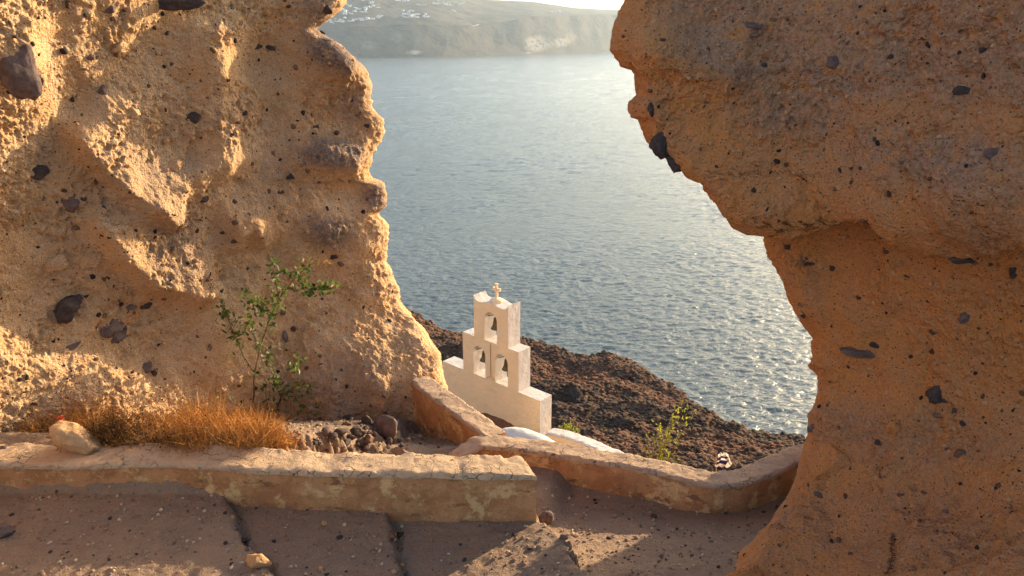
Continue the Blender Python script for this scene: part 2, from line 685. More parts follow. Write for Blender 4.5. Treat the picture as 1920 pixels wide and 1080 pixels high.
def make_hill():
    u = np.linspace(350, 2000, 420)
    w = np.concatenate([np.linspace(0, .5, 40), np.linspace(.51, 1, 200), np.linspace(1.02, 2, 50)])
    U, W = np.meshgrid(u, w)
    P = hill_point(U, W)
    k = smooth(.25, .7, W)
    P[..., 2] += k * (6.5 * fbm(P, 26, 5, .55, 21) * np.where(W > .9, .55, 1) + .8 * fbm(P, 4, 4, .6, 22))
    P[..., 1] += 6 * np.clip(W - 1, 0, .3) * fbm(P, 12, 4, .6, 25)
    t = NT("dry_hill_soil")
    a = t.ramp(t.noise(.09, 5, .65), .38, .62)
    col = t.mix(a, (.12, .065, .042), (.065, .045, .034))
    col = t.mix(t.ramp(t.noise(.6, 4, .7), .42, .7), col, (.14, .060, .035))
    m = t.out(col, .95, t.bump(t.noise(1.4, 5, .7), .5, .9), .1)
    o = link("hillside", npmesh("hillside", P, [grid_faces(*U.shape)]), m)
    tag(o, kind="structure")
    # scrub
    rs = np.random.RandomState(5)
    N = 38000
    uu = rs.uniform(600, 1750, N)
    yr = np.interp(uu, RIDGE_U, RIDGE_Y)
    ww = np.where(rs.rand(N) < .9, np.sqrt(rs.uniform(.28, 1.0, N)), rs.uniform(1, 1.25, N))
    # snap to the displaced mesh
    iu = np.clip(((uu - 350) / 1650 * 419).round().astype(int), 0, 419)
    iw = np.abs(w[None, :] - ww[:, None]).argmin(1)
    base = P[iw, iu]
    base = base + np.stack([rs.uniform(-.3, .3, N), rs.uniform(-.3, .3, N), np.zeros(N)], -1)
    bv, bf = ICO[2]
    keep = bv[:, 2] > -.45
    remap = -np.ones(len(bv), int)
    remap[keep] = np.arange(keep.sum())
    bf = remap[bf]
    bf = bf[(bf >= 0).all(1)]
    bv = bv[keep]
    n = len(bv)
    sz = rs.uniform(.10, .30, N) * (base[:, 1] / 95) ** .6 * np.where(rs.rand(N) < .12, 1.5, 1)
    sc = np.stack([sz * rs.uniform(.8, 1.3, N), sz * rs.uniform(.8, 1.3, N), sz * rs.uniform(.45, .8, N)], -1)
    V = bv[None] * sc[:, None, :] + base[:, None, :]
    ro = fbm(V.reshape(-1, 3), .25, 3, .7, 31).reshape(N, n)
    V = base[:, None, :] + (V - base[:, None, :]) * (1 + .5 * ro)[..., None]
    Fs = (bf[None] + (np.arange(N) * n)[:, None, None]).reshape(-1, 3)
    tone = np.repeat(np.clip(rs.normal(.45, .25, N) + .9 * fbm(base, 20, 3, .5, 9), 0, 1), n)
    t = NT("dry_scrub")
    at = t.attr("tone")
    c = t.mix(t.ramp(at, .1, .55), (.075, .048, .034), (.16, .092, .058))
    c = t.mix(t.ramp(at, .55, 1.0), c, (.22, .095, .052))
    c = t.mix(t.math('MULTIPLY', t.ramp(t.noise(5, 4, .7), .42, .7), .6), c, (.03, .022, .016))
    m = t.out(c, .95, t.bump(t.noise(9, 4, .7), .12, 1.0), .1)
    o = link("hill_scrub", npmesh("hill_scrub", V.reshape(-1, 3), [Fs], True, {"tone": tone}), m)
    tag(o, "low brown and rust coloured dry scrub covering the dark hillside above the sea", "scrub", None, "stuff")


make_hill()


# ------------------------------------------------------------------ the two tuff rocks
def resample(pts):
    a = np.array(pts, float)
    return a[:, 1], a[:, 0]


SIL_L = resample([(700, -420), (668, -200), (655, -60), (650, 0), (640, 18), (614, 38), (594, 55), (612, 70), (640, 84), (662, 106), (690, 136), (697, 160), (696, 200),
                  (719, 224), (723, 245), (715, 270), (700, 296), (693, 318), (696, 338), (719, 346), (725, 365), (722, 384), (710, 397), (713, 410), (727, 425), (728, 465),
                  (722, 490), (735, 510), (748, 545), (752, 570), (775, 590), (797, 620), (812, 645), (826, 665), (828, 690), (838, 730), (850, 800), (862, 900), (870, 1000)])
SIL_R = resample([(1190, -420), (1168, -200), (1162, -60), (1168, 0), (1158, 25), (1147, 58), (1142, 95), (1163, 127), (1187, 136), (1192, 180), (1178, 190), (1176, 206), (1183, 221), (1195, 226),
                  (1200, 242), (1216, 276), (1236, 290), (1264, 314), (1290, 318), (1310, 345), (1332, 375), (1345, 386), (1390, 390), (1420, 396), (1418, 412), (1430, 440), (1440, 480), (1462, 515),
                  (1475, 545), (1489, 575), (1500, 604), (1524, 634), (1518, 650), (1520, 668), (1509, 685), (1527, 705), (1528, 740), (1522, 768), (1515, 776), (1516, 800), (1510, 835), (1500, 860),
                  (1497, 888), (1470, 935), (1440, 975), (1410, 1015), (1380, 1050), (1350, 1080), (1300, 1130), (1230, 1190), (1180, 1230)])


def seg_sd(U, V, pts):
    """distance to a polyline, sign (+ on its right looking along it in picture sense) and position along it 0..1"""
    best = np.full(U.shape, 1e9)
    sg = np.ones(U.shape)
    al = np.zeros(U.shape)
    L = [math.dist(a, b) for a, b in zip(pts[:-1], pts[1:])]
    acc, tot = 0, sum(L)
    for (a, b), l in zip(zip(pts[:-1], pts[1:]), L):
        dx, dy = b[0] - a[0], b[1] - a[1]
        t = np.clip(((U - a[0]) * dx + (V - a[1]) * dy) / (l * l), 0, 1)
        d = np.hypot(U - a[0] - t * dx, V - a[1] - t * dy)
        s = np.sign((U - a[0]) * dy - (V - a[1]) * dx)
        m = d < best
        best = np.where(m, d, best)
        sg = np.where(m, s, sg)
        al = np.where(m, (acc + t * l) / tot, al)
        acc += l
    return best, sg, al


def ledge(U, V, pts, h, w, drop=10, ends=.15):
    """a lip along pts: rises gently towards it from its + side over w pixels and falls away over drop pixels"""
    d, s, al = seg_sd(U, V, pts)
    f = np.where(s > 0, np.exp(-(d / w) ** 1.2), np.exp(-(d / drop) ** 2))
    return h * f * smooth(0, ends, al) * smooth(1, 1 - ends, al)


def blob(U, V, u, v, a, b, h, p=2):
    return h * np.exp(-((((U - u) / a) ** 2 + ((V - v) / b) ** 2) ** (p / 2)))


ROCKS = {}


def make_rock(name, sil, u_far, v0, v1, nr, nc, yfun, macro, crust, mat, label, rad, rho, wrapW, wrapL, side, ext_dir, seed, roughk=1.0):
    v = np.linspace(v0, v1, nr)
    s = np.interp(v, *sil)
    A = np.linspace(0, 1, nc) ** 1.0
    V = np.repeat(v[:, None], nc, 1)
    jig = 3.2 * gnoise(np.stack([v / 17, v * 0, v * 0 + seed], -1), seed + 8) + 2.6 * gnoise(np.stack([v / 9, v * 0, v * 0 + seed], -1), seed) + 2.2 * gnoise(np.stack([v / 4, v * 0, v * 0 + seed], -1), seed + 3)
    s = s + jig
    U = u_far + (s[:, None] - u_far) * A[None]
    e = np.abs(s[:, None] - U)
    er = np.clip(e / rad, 0, 1)
    Y = yfun(U, V) + rho * (1 - np.sqrt(np.clip(1 - (1 - er) ** 2, 0, 1)))
    P = at_y(U, V, Y)
    # wrap round the free edge
    sil_p = P[:, -1]
    fwd = sil_p.copy()
    fwd[:, 2] = 0
    fwd /= np.linalg.norm(fwd, axis=1)[:, None]
    rt = np.stack([fwd[:, 1], -fwd[:, 0], np.zeros(nr)], 1) * side
    th = np.linspace(0, math.pi / 2, 34)[1:]
    if side > 0:
        WR = [sil_p - rt * wrapW * (1 - math.cos(a)) + fwd * wrapL * math.sin(a) for a in th]
    else:
        # unseen back of the pillar, kept behind its outline, deepened to shade the path
        wl = np.interp(v, [-400, 880, 1000, 1100], [1, 1, .55, .35]) * wrapL
        WR = []
        for a in th:
            yk = sil_p[:, 1] + wl * math.sin(a)
            vk = 540 + F_PX * np.tan(np.arctan2(-sil_p[:, 2], yk) - PITCH)
            uk = np.maximum(s, np.interp(vk, *sil) + 4) + 70 * (1 - math.cos(a)) ** 1.5
            WR.append(at_y(uk, vk, yk))
    last = WR[-1]
    WR += [last - rt * k + fwd * .08 * k for k in (.3, .8, 1.6, 3.0, 5.0)]
    WR = np.stack(WR, 1)
    ed = np.array(ext_dir, float)
    EX = np.stack([P[:, 0] + ed * k for k in (6.0, 4.5, 3.2, 2.2, 1.4, .8, .4, .15)], 1)
    FULL = np.concatenate([EX, P, WR], 1)
    nE, nW = EX.shape[1], WR.shape[1]
    Nn = vgrid_normals(FULL)
    # make it point towards the viewer on the front
    mid = FULL[nr // 2, nE + nc // 2]
    if np.dot(Nn[nr // 2, nE + nc // 2], -mid) < 0:
        Nn = -Nn
    fade = np.ones(FULL.shape[:2])
    fade[:, nE:nE + nc] = .55 + .45 * smooth(0, 1, e / (rad * .7))
    fade[:, nE + nc:] = np.linspace(.55, 1, nW)[None]
    disp = np.zeros(FULL.shape[:2])
    disp[:, nE:nE + nc] = macro(U, V) * smooth(0, 1, e / 40)
    disp[:, :nE] = disp[:, nE:nE + 1]
    q = FULL
    nz = .10 * fbm(q, .9, 3, .5, seed + 1) + .05 * fbm(q * np.array([1, 1, .8]), .33, 3, .5, seed + 2)
    # pits and knobs
    w1, id1 = worley(q + .05 * fbm(q, .12, 2, .5, seed + 9)[..., None], .085, seed + 4)
    knob = np.where(id1 > .70, np.clip(1 - (w1 / .42) ** 2, 0, 1), 0) * .024
    pit = -np.where(id1 < .32, np.clip(1 - (w1 / .45) ** 2, 0, 1), 0) * .027
    w2, id2 = worley(q, .035, seed + 5)
    knob2 = np.where(id2 > .55, np.clip(1 - (w2 / .5) ** 2, 0, 1), -np.clip(1 - (w2 / .5) ** 2, 0, 1) * .8) * .014
    fine = .030 * fbm(q, .10, 4, .62, seed + 6)
    patch = smooth(-.25, .25, fbm(q, .6, 3, .5, seed + 8))
    disp = disp + (nz + (knob + pit + knob2 + fine) * (.4 + .9 * patch) * roughk) * fade
    FULL = FULL + Nn * disp[..., None]
    nt = FULL.shape[1]
    cr = np.zeros(FULL.shape[:2])
    cr[:, nE:nE + nc] = crust(U, V)
    faces = grid_faces(nr, nt)
    # orientation: outward
    me = npmesh(name, FULL, [faces], True, {"crust": cr})
    base = FULL[-1, nE + nc // 2]
    root = empty(name, (float(base[0]), float(base[1]), -4.3), label, "rock")
    link("rock_face", me, mat, root)
    N2 = vgrid_normals(FULL)
    if np.dot(N2[nr // 2, nE + nc // 2], -mid) < 0:
        N2 = -N2
        me.flip_normals()
    ROCKS[name] = dict(P=FULL, N=N2, nE=nE, nc=nc, v=v, s=s, u_far=u_far, root=root)
    return root


def surf(name, u, v):
    r = ROCKS[name]
    i = int(np.clip(np.searchsorted(r['v'], v), 0, len(r['v']) - 1))
    a = (u - r['u_far']) / (r['s'][i] - r['u_far'])
    j = r['nE'] + int(np.clip(round(a * (r['nc'] - 1)), 0, r['nc'] - 1))
    n = r['N'][max(0, i - 6):i + 7, max(0, j - 6):j + 7].reshape(-1, 3).mean(0)
    return r['P'][i, j], n / np.linalg.norm(n)


def sinterp(x, xs, ys, w):
    return sum(np.interp(x + k * w, xs, ys) * q for k, q in ((-1, .1), (-.66, .15), (-.33, .16), (0, .18), (.33, .16), (.66, .15), (1, .1)))


def y_left(U, V):
    Y = sinterp(U, [-420, -150, 0, 90, 150, 200, 340, 480, 560, 640, 720, 900], [4.7, 5.75, 6.5, 6.92, 7.1, 7.28, 8.02, 8.72, 9.04, 9.38, 9.74, 10.0], 40)
    foot = smooth(520, 830, V)
    Y = Y - .52 * foot * np.interp(U, [0, 450, 620, 760], [.5, 1.0, 1.5, .6])
    Y = Y - .25 * smooth(300, -100, V)
    Y = Y - 1.1 * smooth(560, 740, V) * np.interp(U, [540, 640, 720, 775, 830], [0, .45, .85, .9, .9])
    return Y


def macro_left(U, V):
    d = 0.0
    d = d + ledge(U, V, [(120, 215), (165, 285), (225, 352), (300, 405), (352, 405)], .25, 105, 20)
    d = d + ledge(U, V, [(165, 385), (215, 470), (275, 525), (360, 548), (425, 535)], .26, 120, 22)
    d = d + ledge(U, V, [(398, 10), (400, 150), (412, 260), (425, 350)], .16, 62, 60)
    d = d + ledge(U, V, [(330, 300), (385, 350), (440, 420), (470, 470)], .12, 70, 40)
    d = d + ledge(U, V, [(425, 440), (468, 418), (500, 470)], .10, 40, 12)
    d = d + ledge(U, V, [(395, 520), (420, 600), (430, 720), (440, 800)], .10, 95, 60)
    d = d - blob(U, V, 520, 150, 55, 150, .22)
    d = d - blob(U, V, 250, 110, 150, 90, .08)
    d = d - blob(U, V, 230, 640, 75, 70, .16) - blob(U, V, 320, 670, 60, 60, .08)
    d = d + blob(U, V, 620, 300, 60, 32, .22) + blob(U, V, 640, 110, 50, 40, .16) - blob(U, V, 640, 210, 60, 40, .10)
    d = d - blob(U, V, 650, 365, 60, 28, .14) + blob(U, V, 610, 430, 50, 45, .14)
    d = d + blob(U, V, 20, 100, 60, 75, .2)
    d = d + blob(U, V, 690, 560, 40, 120, .10) - blob(U, V, 610, 700, 60, 90, .12)
    return d


def crust_left(U, V):
    c = blob(U, V, 620, 285, 62, 30, 1.3, 3) + blob(U, V, 640, 92, 60, 42, 1.4, 3) + blob(U, V, 705, 370, 22, 26, 1.2, 3) + blob(U, V, 608, 430, 55, 36, 1.1, 3)
    c = c + .55 * blob(U, V, 660, 190, 40, 60, 1, 3) + .6 * blob(U, V, 330, 470, 90, 80, 1, 3) + .35 * blob(U, V, 260, 330, 90, 90, 1, 3)
    c = c + .7 * blob(U, V, 590, 20, 30, 60, 1, 3) + .6 * blob(U, V, 640, 740, 90, 90, 1, 3) + .4 * blob(U, V, 480, 330, 70, 120, 1, 3)
    return np.clip(c, 0, 1)


def y_right(U, V):
    base = sinterp(U, [1100, 1250, 1450, 1550, 1700, 1920, 2300], [6.2, 6.0, 5.85, 5.65, 5.15, 4.45, 3.55], 110)
    base = base + sinterp(V, [-200, 200, 390, 460, 620, 830, 940, 1080, 1230], [-.15, -.15, -.1, .35, .5, .38, -.1, -1.05, -1.7], 25) * sinterp(U, [1200, 1550, 1920, 2300], [1, .9, .55, .3], 120)
    return base


def macro_right(U, V):
    d = 0.0
    edge = [(1400, 392), (1500, 405), (1580, 385), (1655, 372), (1690, 395), (1730, 425), (1820, 432), (1940, 410), (2100, 400)]
    dd, s, al = seg_sd(U, V, edge)
    d = d + .26 * np.where(s > 0, np.exp(-(dd / 150) ** 1.3), np.exp(-(dd / 22) ** 2))
    d = d + blob(U, V, 1830, 330, 130, 70, .14) + blob(U, V, 1260, 120, 120, 60, .08)
    d = d + ledge(U, V, [(1180, 70), (1250, 110), (1330, 140), (1420, 150)], .07, 60, 25)
    d = d - blob(U, V, 1560, 480, 90, 60, .10) - blob(U, V, 1300, 230, 60, 50, .05)
    d = d + ledge(U, V, [(1480, 780), (1600, 770), (1690, 765), (1760, 790)], .10, 30, 120)
    d = d + blob(U, V, 1500, 990, 70, 60, .08) - blob(U, V, 1600, 1020, 70, 50, .07)
    return d


def crust_right(U, V):
    top = smooth(0, 60, (150 + .12 * (U - 1200)) - V + 60 * gnoise(np.stack([U / 120, V / 120, U * 0], -1), 77))
    c = .72 * top * smooth(1190, 1260, U - V * .4) + blob(U, V, 1500, 200, 120, 60, .7, 3) + blob(U, V, 1720, 270, 160, 60, .7, 3)
    c = c + blob(U, V, 1580, 790, 110, 40, .55, 3) + blob(U, V, 1750, 830, 150, 60, .5, 3) + blob(U, V, 1700, 1000, 200, 90, .4, 3) + blob(U, V, 1430, 960, 80, 80, .3, 3)
    c = c + blob(U, V, 1880, 330, 110, 90, .6, 3)
    return np.clip(c, 0, 1)


make_rock("rock_wall", SIL_L, -420, -420, 1000, 620, 600, y_left, macro_left, crust_left, M_LEFT,
          "golden pitted tuff rock wall rising behind the low wall, partly sunlit", 34, .22, .5, .35, 1, (-.25, -.95, 0), 100)
make_rock("rock_arch", SIL_R, 2300, -420, 1230, 640, 560, y_right, macro_right, crust_right, M_RIGHT,
          "shaded orange tuff rock overhanging the sea, pillar foot beside the path", 50, .28, .5, 2.0, -1, (.25, -.95, 0), 200, .85)


def embed(rock, items, seed0):
    root = ROCKS[rock]['root']
    own = M_LEFT if rock == 'rock_wall' else M_RIGHT
    for k, (u, v, w, h, mat, rot, out) in enumerate(items):
        p, n = surf(rock, u, v)
        dep = np.linalg.norm(p)
        V, Fc = stone_verts(4 if max(w, h) > 40 else 3, seed0 + k, *((.4, .22) if h > 90 else (.6, .36)))
        sx, sz = w / F_PX * dep / 2 * 1.15, h / F_PX * dep / 2 * 1.15
        sy = min(sx, sz) * .7
        V = V * np.array([sx, sy, sz])
        c, s = math.cos(rot), math.sin(rot)
        V = V @ np.array([[c, 0, s], [0, 1, 0], [-s, 0, c]])
        nh = np.array([n[0], n[1], n[2] * .3])
        nh /= np.linalg.norm(nh)
        # face the picture plane sideways, bury along the normal
        vd = -p / dep
        fx = np.cross(vd, [0, 0, 1.0])
        fx = -fx / np.linalg.norm(fx)
        fz = np.cross(fx, -vd)
        V = V[:, 0:1] * fx + V[:, 1:2] * vd + V[:, 2:3] * fz
        V = V + p + nh * sy * (out - .45)
        me = npmesh("embedded_stone", V, [Fc], True)
        link("embedded_stone", me, M_BROWN if (mat is M_DARK and max(w, h) < 24 and (k * 7 + seed0) % 5 < 2) else own if mat is M_TANST else mat, root)


D, PU, TA = M_DARK, M_PURPLE, M_TANST
embed("rock_wall", [
    (125, 572, 46, 46, D, .3, .75), (222, 612, 46, 30, PU, .7, .05), (240, 632, 52, 40, PU, .3, .05), (2, 105, 46, 100, PU, .1, .12), (318, 2, 92, 24, D, 0, .8),
    (350, 214, 24, 17, D, .2, .4), (69, 320, 26, 20, D, .2, .5), (452, 208, 13, 9, D, .3, .3), (437, 223, 11, 11, D, 0, .3), (370, 368, 15, 14, D, 0, .4), (141, 428, 13, 11, D, 0, .5),
    (130, 378, 24, 40, PU, .2, .1), (497, 95, 16, 10, D, .2, .3), (520, 95, 24, 9, D, -.3, .3), (612, 12, 20, 17, D, 0, .3), (561, 130, 9, 9, D, 0, .3), (200, 172, 14, 22, PU, 0, .2), (280, 575, 22, 13, D, 0, .6),
    (195, 592, 11, 8, D, 0, .3), (105, 490, 40, 24, TA, .3, .6), (172, 487, 34, 24, TA, .3, .6), (206, 520, 22, 14, TA, .2, .4), (625, 478, 16, 11, D, .5, .3), (636, 492, 12, 11, D, 0, .3), (545, 332, 14, 13, D, 0, .4),
    (518, 287, 10, 12, D, 0, .3), (524, 358, 11, 8, D, 0, .3), (232, 92, 28, 22, TA, 0, .4), (250, 165, 22, 14, TA, 0, .3), (267, 222, 20, 12, TA, 0, .3), (303, 460, 16, 12, D, 0, .4), (430, 372, 10, 12, D, 0, .3),
    (410, 432, 12, 8, D, 0, .3), (285, 690, 24, 18, PU, .6, .3), (250, 575, 16, 12, PU, 0, .3), (73, 645, 20, 16, TA, 0, .4), (140, 650, 24, 12, PU, .4, .5), (60, 620, 14, 10, TA, 0, .4), (392, 650, 9, 13, D, 0, .4),
    (408, 727, 16, 22, TA, 0, .2), (534, 630, 12, 20, PU, 0, .2), (600, 240, 9, 7, D, 0, .3), (690, 235, 12, 9, D, 0, .3), (555, 240, 8, 8, D, 0, .3), (175, 110, 14, 8, PU, 0, .2), (208, 18, 20, 12, PU, 0, .2), (215, 35, 16, 9, PU, 0, .2),
    (390, 58, 20, 14, TA, 0, .3), (575, 318, 9, 9, D, 0, .3), (655, 60, 14, 10, D, 0, .3), (312, 305, 24, 20, TA, 0, .4), (210, 215, 24, 20, TA, 0, .4), (240, 205, 22, 18, TA, 0, .3),
], 500)
embed("rock_arch", [
    (1244, 268, 34, 44, D, .5, .3), (1272, 296, 40, 34, D, .4, .3), (1222, 203, 14, 25, D, 0, .4), (1416, 62, 18, 12, D, 0, .3), (1412, 48, 28, 12, PU, -.3, .3), (1455, 36, 20, 7, D, 0, .2), (1567, 114, 22, 20, PU, 0, .4), (1433, 120, 13, 8, D, 0, .3),
    (1437, 106, 14, 9, D, 0, .3), (1812, 168, 26, 14, D, 0, .4), (1886, 272, 20, 18, PU, 0, .3), (1840, 92, 12, 12, D, 0, .3), (1663, 250, 9, 9, D, 0, .3), (1720, 288, 10, 9, D, 0, .3), (1706, 340, 12, 12, D, 0, .4), (1592, 338, 10, 11, D, 0, .3),
    (1620, 301, 11, 7, D, 0, .3), (1412, 343, 9, 8, D, 0, .3), (1323, 189, 9, 8, D, 0, .3), (1376, 188, 6, 6, D, 0, .3), (1616, 655, 56, 20, PU, .12, .4), (1640, 645, 14, 10, D, 0, .5), (1762, 738, 34, 30, D, 0, .5), (1807, 853, 20, 17, D, 0, .5),
    (1902, 505, 13, 34, D, 0, .3), (1835, 487, 18, 8, D, 0, .3), (1650, 412, 20, 10, D, 0, .3), (1515, 498, 16, 9, D, .3, .3), (1500, 492, 7, 22, D, 0, .3), (1470, 468, 12, 12, D, 0, .3), (1810, 592, 18, 20, PU, 0, .3), (1533, 800, 18, 18, PU, 0, .4),
    (1830, 434, 30, 12, D, 0, .3), (1562, 885, 70, 66, TA, 0, .12), (1690, 790, 24, 30, TA, 0, .2), (1760, 775, 12, 10, D, 0, .3), (1810, 790, 10, 10, D, 0, .3), (1512, 582, 10, 14, D, .4, .3), (1506, 565, 10, 8, D, 0, .3), (1664, 828, 12, 9, D, 0, .3),
    (1540, 932, 14, 10, PU, 0, .3), (1660, 895, 10, 9, PU, 0, .3), (1770, 956, 10, 7, PU, 0, .3), (1485, 800, 8, 8, D, 0, .3), (1800, 633, 16, 9, PU, 0, .3), (1450, 425, 14, 7, D, 0, .3), (1517, 432, 22, 9, D, 0, .3), (1700, 660, 20, 12, TA, 0, .2),
], 700)


def clasts(rock, n, seed, urange, vrange, dark=.55, smin=3.0, smax=9):
    """countless small lapilli set into the rock"""
    rs = np.random.RandomState(seed)
    allV, allF, tone, off = [], [], [], 0
    protos = [stone_verts(1, seed + k, .5, .2) for k in range(10)]
    for k in range(n):
        u, v = rs.uniform(*urange), rs.uniform(*vrange)
        r = ROCKS[rock]
        sl = np.interp(v, r['v'], r['s'])
        if (r['u_far'] < sl and u > sl - 8) or (r['u_far'] > sl and u < sl + 8):
            continue
        p, nn = surf(rock, u, v)
        dep = np.linalg.norm(p)
        px = smin + (smax - smin) * rs.rand() ** 3.5
        rr = px / F_PX * dep * .55
        V, Fc = protos[rs.randint(10)]
        q = rs.normal(size=4)
        q /= np.linalg.norm(q)
        w, x, y, z = q
        Rm = np.array([[1 - 2 * (y * y + z * z), 2 * (x * y - z * w), 2 * (x * z + y * w)], [2 * (x * y + z * w), 1 - 2 * (x * x + z * z), 2 * (y * z - x * w)], [2 * (x * z - y * w), 2 * (y * z + x * w), 1 - 2 * (x * x + y * y)]])
        VV = (V * np.array([1, rs.uniform(.6, 1), rs.uniform(.5, 1)])) @ Rm.T * rr + p + nn * rr * rs.uniform(-.7, .15)
        allV.append(VV)
        allF.append(Fc + off)
        off += len(V)
        tone += [rs.uniform(0, .45) if rs.rand() < dark else rs.uniform(.55, 1)] * len(V)
    t = NT("lapilli")
    a = t.attr("tone")
    c = t.mix(t.ramp(a, .0, .5), (.03, .022, .02), (.14, .085, .06))
    c = t.mix(t.ramp(a, .5, .6), c, (.50, .30, .16))
    m = t.out(c, .9, t.bump(t.noise(60, 4, .7), .01, .7), .2)
    o = link("small_stones", npmesh("small_stones", np.concatenate(allV), [np.concatenate(allF)], True, {"tone": np.array(tone)}), m, ROCKS[rock]['root'])
    tag(o, kind="stuff")


clasts("rock_wall", 2300, 41, (0, 860), (0, 830), .5, 2.5, 12)
clasts("rock_arch", 1700, 42, (1140, 1920), (0, 1080), .6, 2.5, 12)


# ------------------------------------------------------------------ ground of the stair and path
E01 = np.array([at_z(a, b, -3.8)[:2] for a, b in ((425, 940), (448, 1000), (480, 1040), (520, 1090), (600, 1200))])
E12 = np.array([at_z(a, b, -3.87)[:2] for a, b in ((728, 950), (742, 1010), (748, 1090), (756, 1200))])
E23 = np.array([at_z(a, b, -3.95)[:2] for a, b in ((985, 945), (1022, 975), (1062, 1012), (1085, 1050), (1130, 1090), (1220, 1200))])
PAR2 = [(-.55, 7.06), (-.33, 7.17)] + [tuple(at_z(a, b, -4.2)[:2]) for a, b in ((960, 829), (1082, 846), (1213, 869), (1335, 897), (1388, 892), (1449, 869), (1502, 846))]
PAR3 = [(-1.46, 9.09), (-1.33, 8.9), (-.75, 8.08), (-.17, 7.28)]
YB_X = [-9, -2.2, -1.45, -.17] + [p[0] for p in PAR2[2:]] + [4.5, 9]
YB_Y = [9.6, 9.6, 9.0, 7.25] + [p[1] for p in PAR2[2:]] + [7.3, 7.3]


def ground_z(X, Y):
    P3 = np.stack([X, Y, np.zeros_like(X)], -1)
    wob = .05 * fbm(P3, .22, 4, .65, 61)
    e = lambda E, s: np.interp(Y, E[::-1, 0 + 1], E[::-1, 0]) + wob * s
    z = np.full_like(X, -3.76)
    z = z - .10 * smooth(-.035, .035, X - e(E01, 1.2))
    z = z - .09 * smooth(-.035, .035, X - e(E12, 1.2))
    s3 = smooth(-.03, .06, X - e(E23, 1.6))
    path = -4.16 - .26 * (Y - 4.9)
    path = np.clip(path, -4.56, -3.9)
    z = z * (1 - s3) + path * s3
    # gaps worn along the tread edges
    for E, dpt in ((E01, .06), (E12, .05)):
        z = z - dpt * np.exp(-((X - e(E, 1.2) - .03) / .035) ** 2) * smooth(-.3, .3, fbm(P3, .3, 2, .5, 66) + .1)
    # behind the low wall
    back = smooth(5.5, 5.62, Y) * (1 - smooth(.1, .35, X - (Y - 5.5) * .25))
    led = -3.52 - .47 * np.clip(Y - 6.05, 0, 4) + .05 * fbm(P3, .5, 3, .5, 63)
    pock = -4.38 - .46 * np.clip(Y - 7.3, 0, 2.2) + .05 * fbm(P3, .5, 3, .5, 64)
    hp = at_z(655, 800, -4.3)
    pock = pock + .35 * np.exp(-(((X - hp[0] + .15) / .45) ** 2 + ((Y - hp[1] - .2) / .5) ** 2))
    xl = -1.75 + .25 * (Y - 6.5)
    lm = smooth(.35, -.25, X - xl + 6 * wob)
    zb = led * lm + pock * (1 - lm)
    z = z * (1 - back) + zb * back
    n = .024 * fbm(P3, .35, 4, .55, 67) + .012 * fbm(P3, .07, 4, .65, 68)
    z = z + n
    drop = smooth(.02, .45, Y - np.interp(X, YB_X, YB_Y))
    z = z - drop * 5.2
    z = z - smooth(4.4, 5.2, X) * 0
    return z


def make_ground():
    xs = np.concatenate([np.linspace(-9, -5, 30)[:-1], np.linspace(-5, 3.6, 430), np.linspace(3.6, 8, 30)[1:]])
    ys = np.concatenate([np.linspace(-9, 3.8, 60)[:-1], np.linspace(3.8, 9.8, 330), np.linspace(9.8, 11, 8)[1:]])
    X, Y = np.meshgrid(xs, ys)
    Z = ground_z(X, Y)
    P = np.stack([X, Y, Z], -1)
    # dirt tone: dusty path on the right, paler near edges
    t = NT("trodden_earth")
    c = t.mix(t.ramp(t.noise(1.6, 5, .65), .36, .64), (.35, .25, .18), (.29, .21, .16))
    c = t.mix(t.ramp(t.noise(7, 5, .7), .45, .72), c, (.35, .25, .17))
    d, cc = t.voro(48, 'F1', None, 1, True)
    sep = t.n.new("ShaderNodeSeparateColor")
    t.link(cc, sep.inputs[0])
    g = t.math('MULTIPLY', t.ramp(d, .32, .2), t.math('GREATER_THAN', sep.outputs[0], .72))
    c = t.mix(t.math('MULTIPLY', g, .8), c, t.mix(sep.outputs[1], (.10, .07, .055), (.46, .35, .25)))
    d2, cc2 = t.voro(110, 'F1', None, 1, True)
    sep2 = t.n.new("ShaderNodeSeparateColor")
    t.link(cc2, sep2.inputs[0])
    g2 = t.math('MULTIPLY', t.ramp(d2, .4, .25), t.math('GREATER_THAN', sep2.outputs[0], .6))
    c = t.mix(t.math('MULTIPLY', g2, .6), c, t.mix(sep2.outputs[1], (.12, .08, .06), (.42, .31, .22)))
    c = t.mix(t.math('MULTIPLY', t.attr('rubble'), t.ramp(t.noise(14, 5, .7), .3, .55, .4, .95)), c, (.085, .068, .062))  # dark rubble tone, with the shade of the pocket painted in
    h = t.math('ADD', t.noise(30, 5, .7), t.math('ADD', t.math('MULTIPLY', g, .25), t.math('MULTIPLY', g2, .12)))
    m = t.out(c, .95, t.bump(h, .03, 1.0), .12)
    hp = at_z(655, 800, -4.4)
    rubble_shade = np.exp(-(((X - hp[0]) / .75) ** 2 + ((Y - hp[1] - .4) / 1.0) ** 2) ** 1.5)
    o = link("ground", npmesh("ground", P, [grid_faces(*X.shape, True)], True, {"rubble": rubble_shade}), m)
    tag(o, kind="structure")
    return m


M_DIRT = make_ground()


def ground_hit(u, v):
    d = ray(u, v)
    t = np.linspace(4.0, 10.5, 500)
    Q = d[None] * (t / d[1])[:, None]
    below = Q[:, 2] < ground_z(Q[None, :, 0], Q[None, :, 1])[0]
    return Q[int(below.argmax())] if below.any() else at_z(u, v, -4.3)


def gz(x, y):
    return float(ground_z(np.array([[x]]), np.array([[y]]))[0, 0])


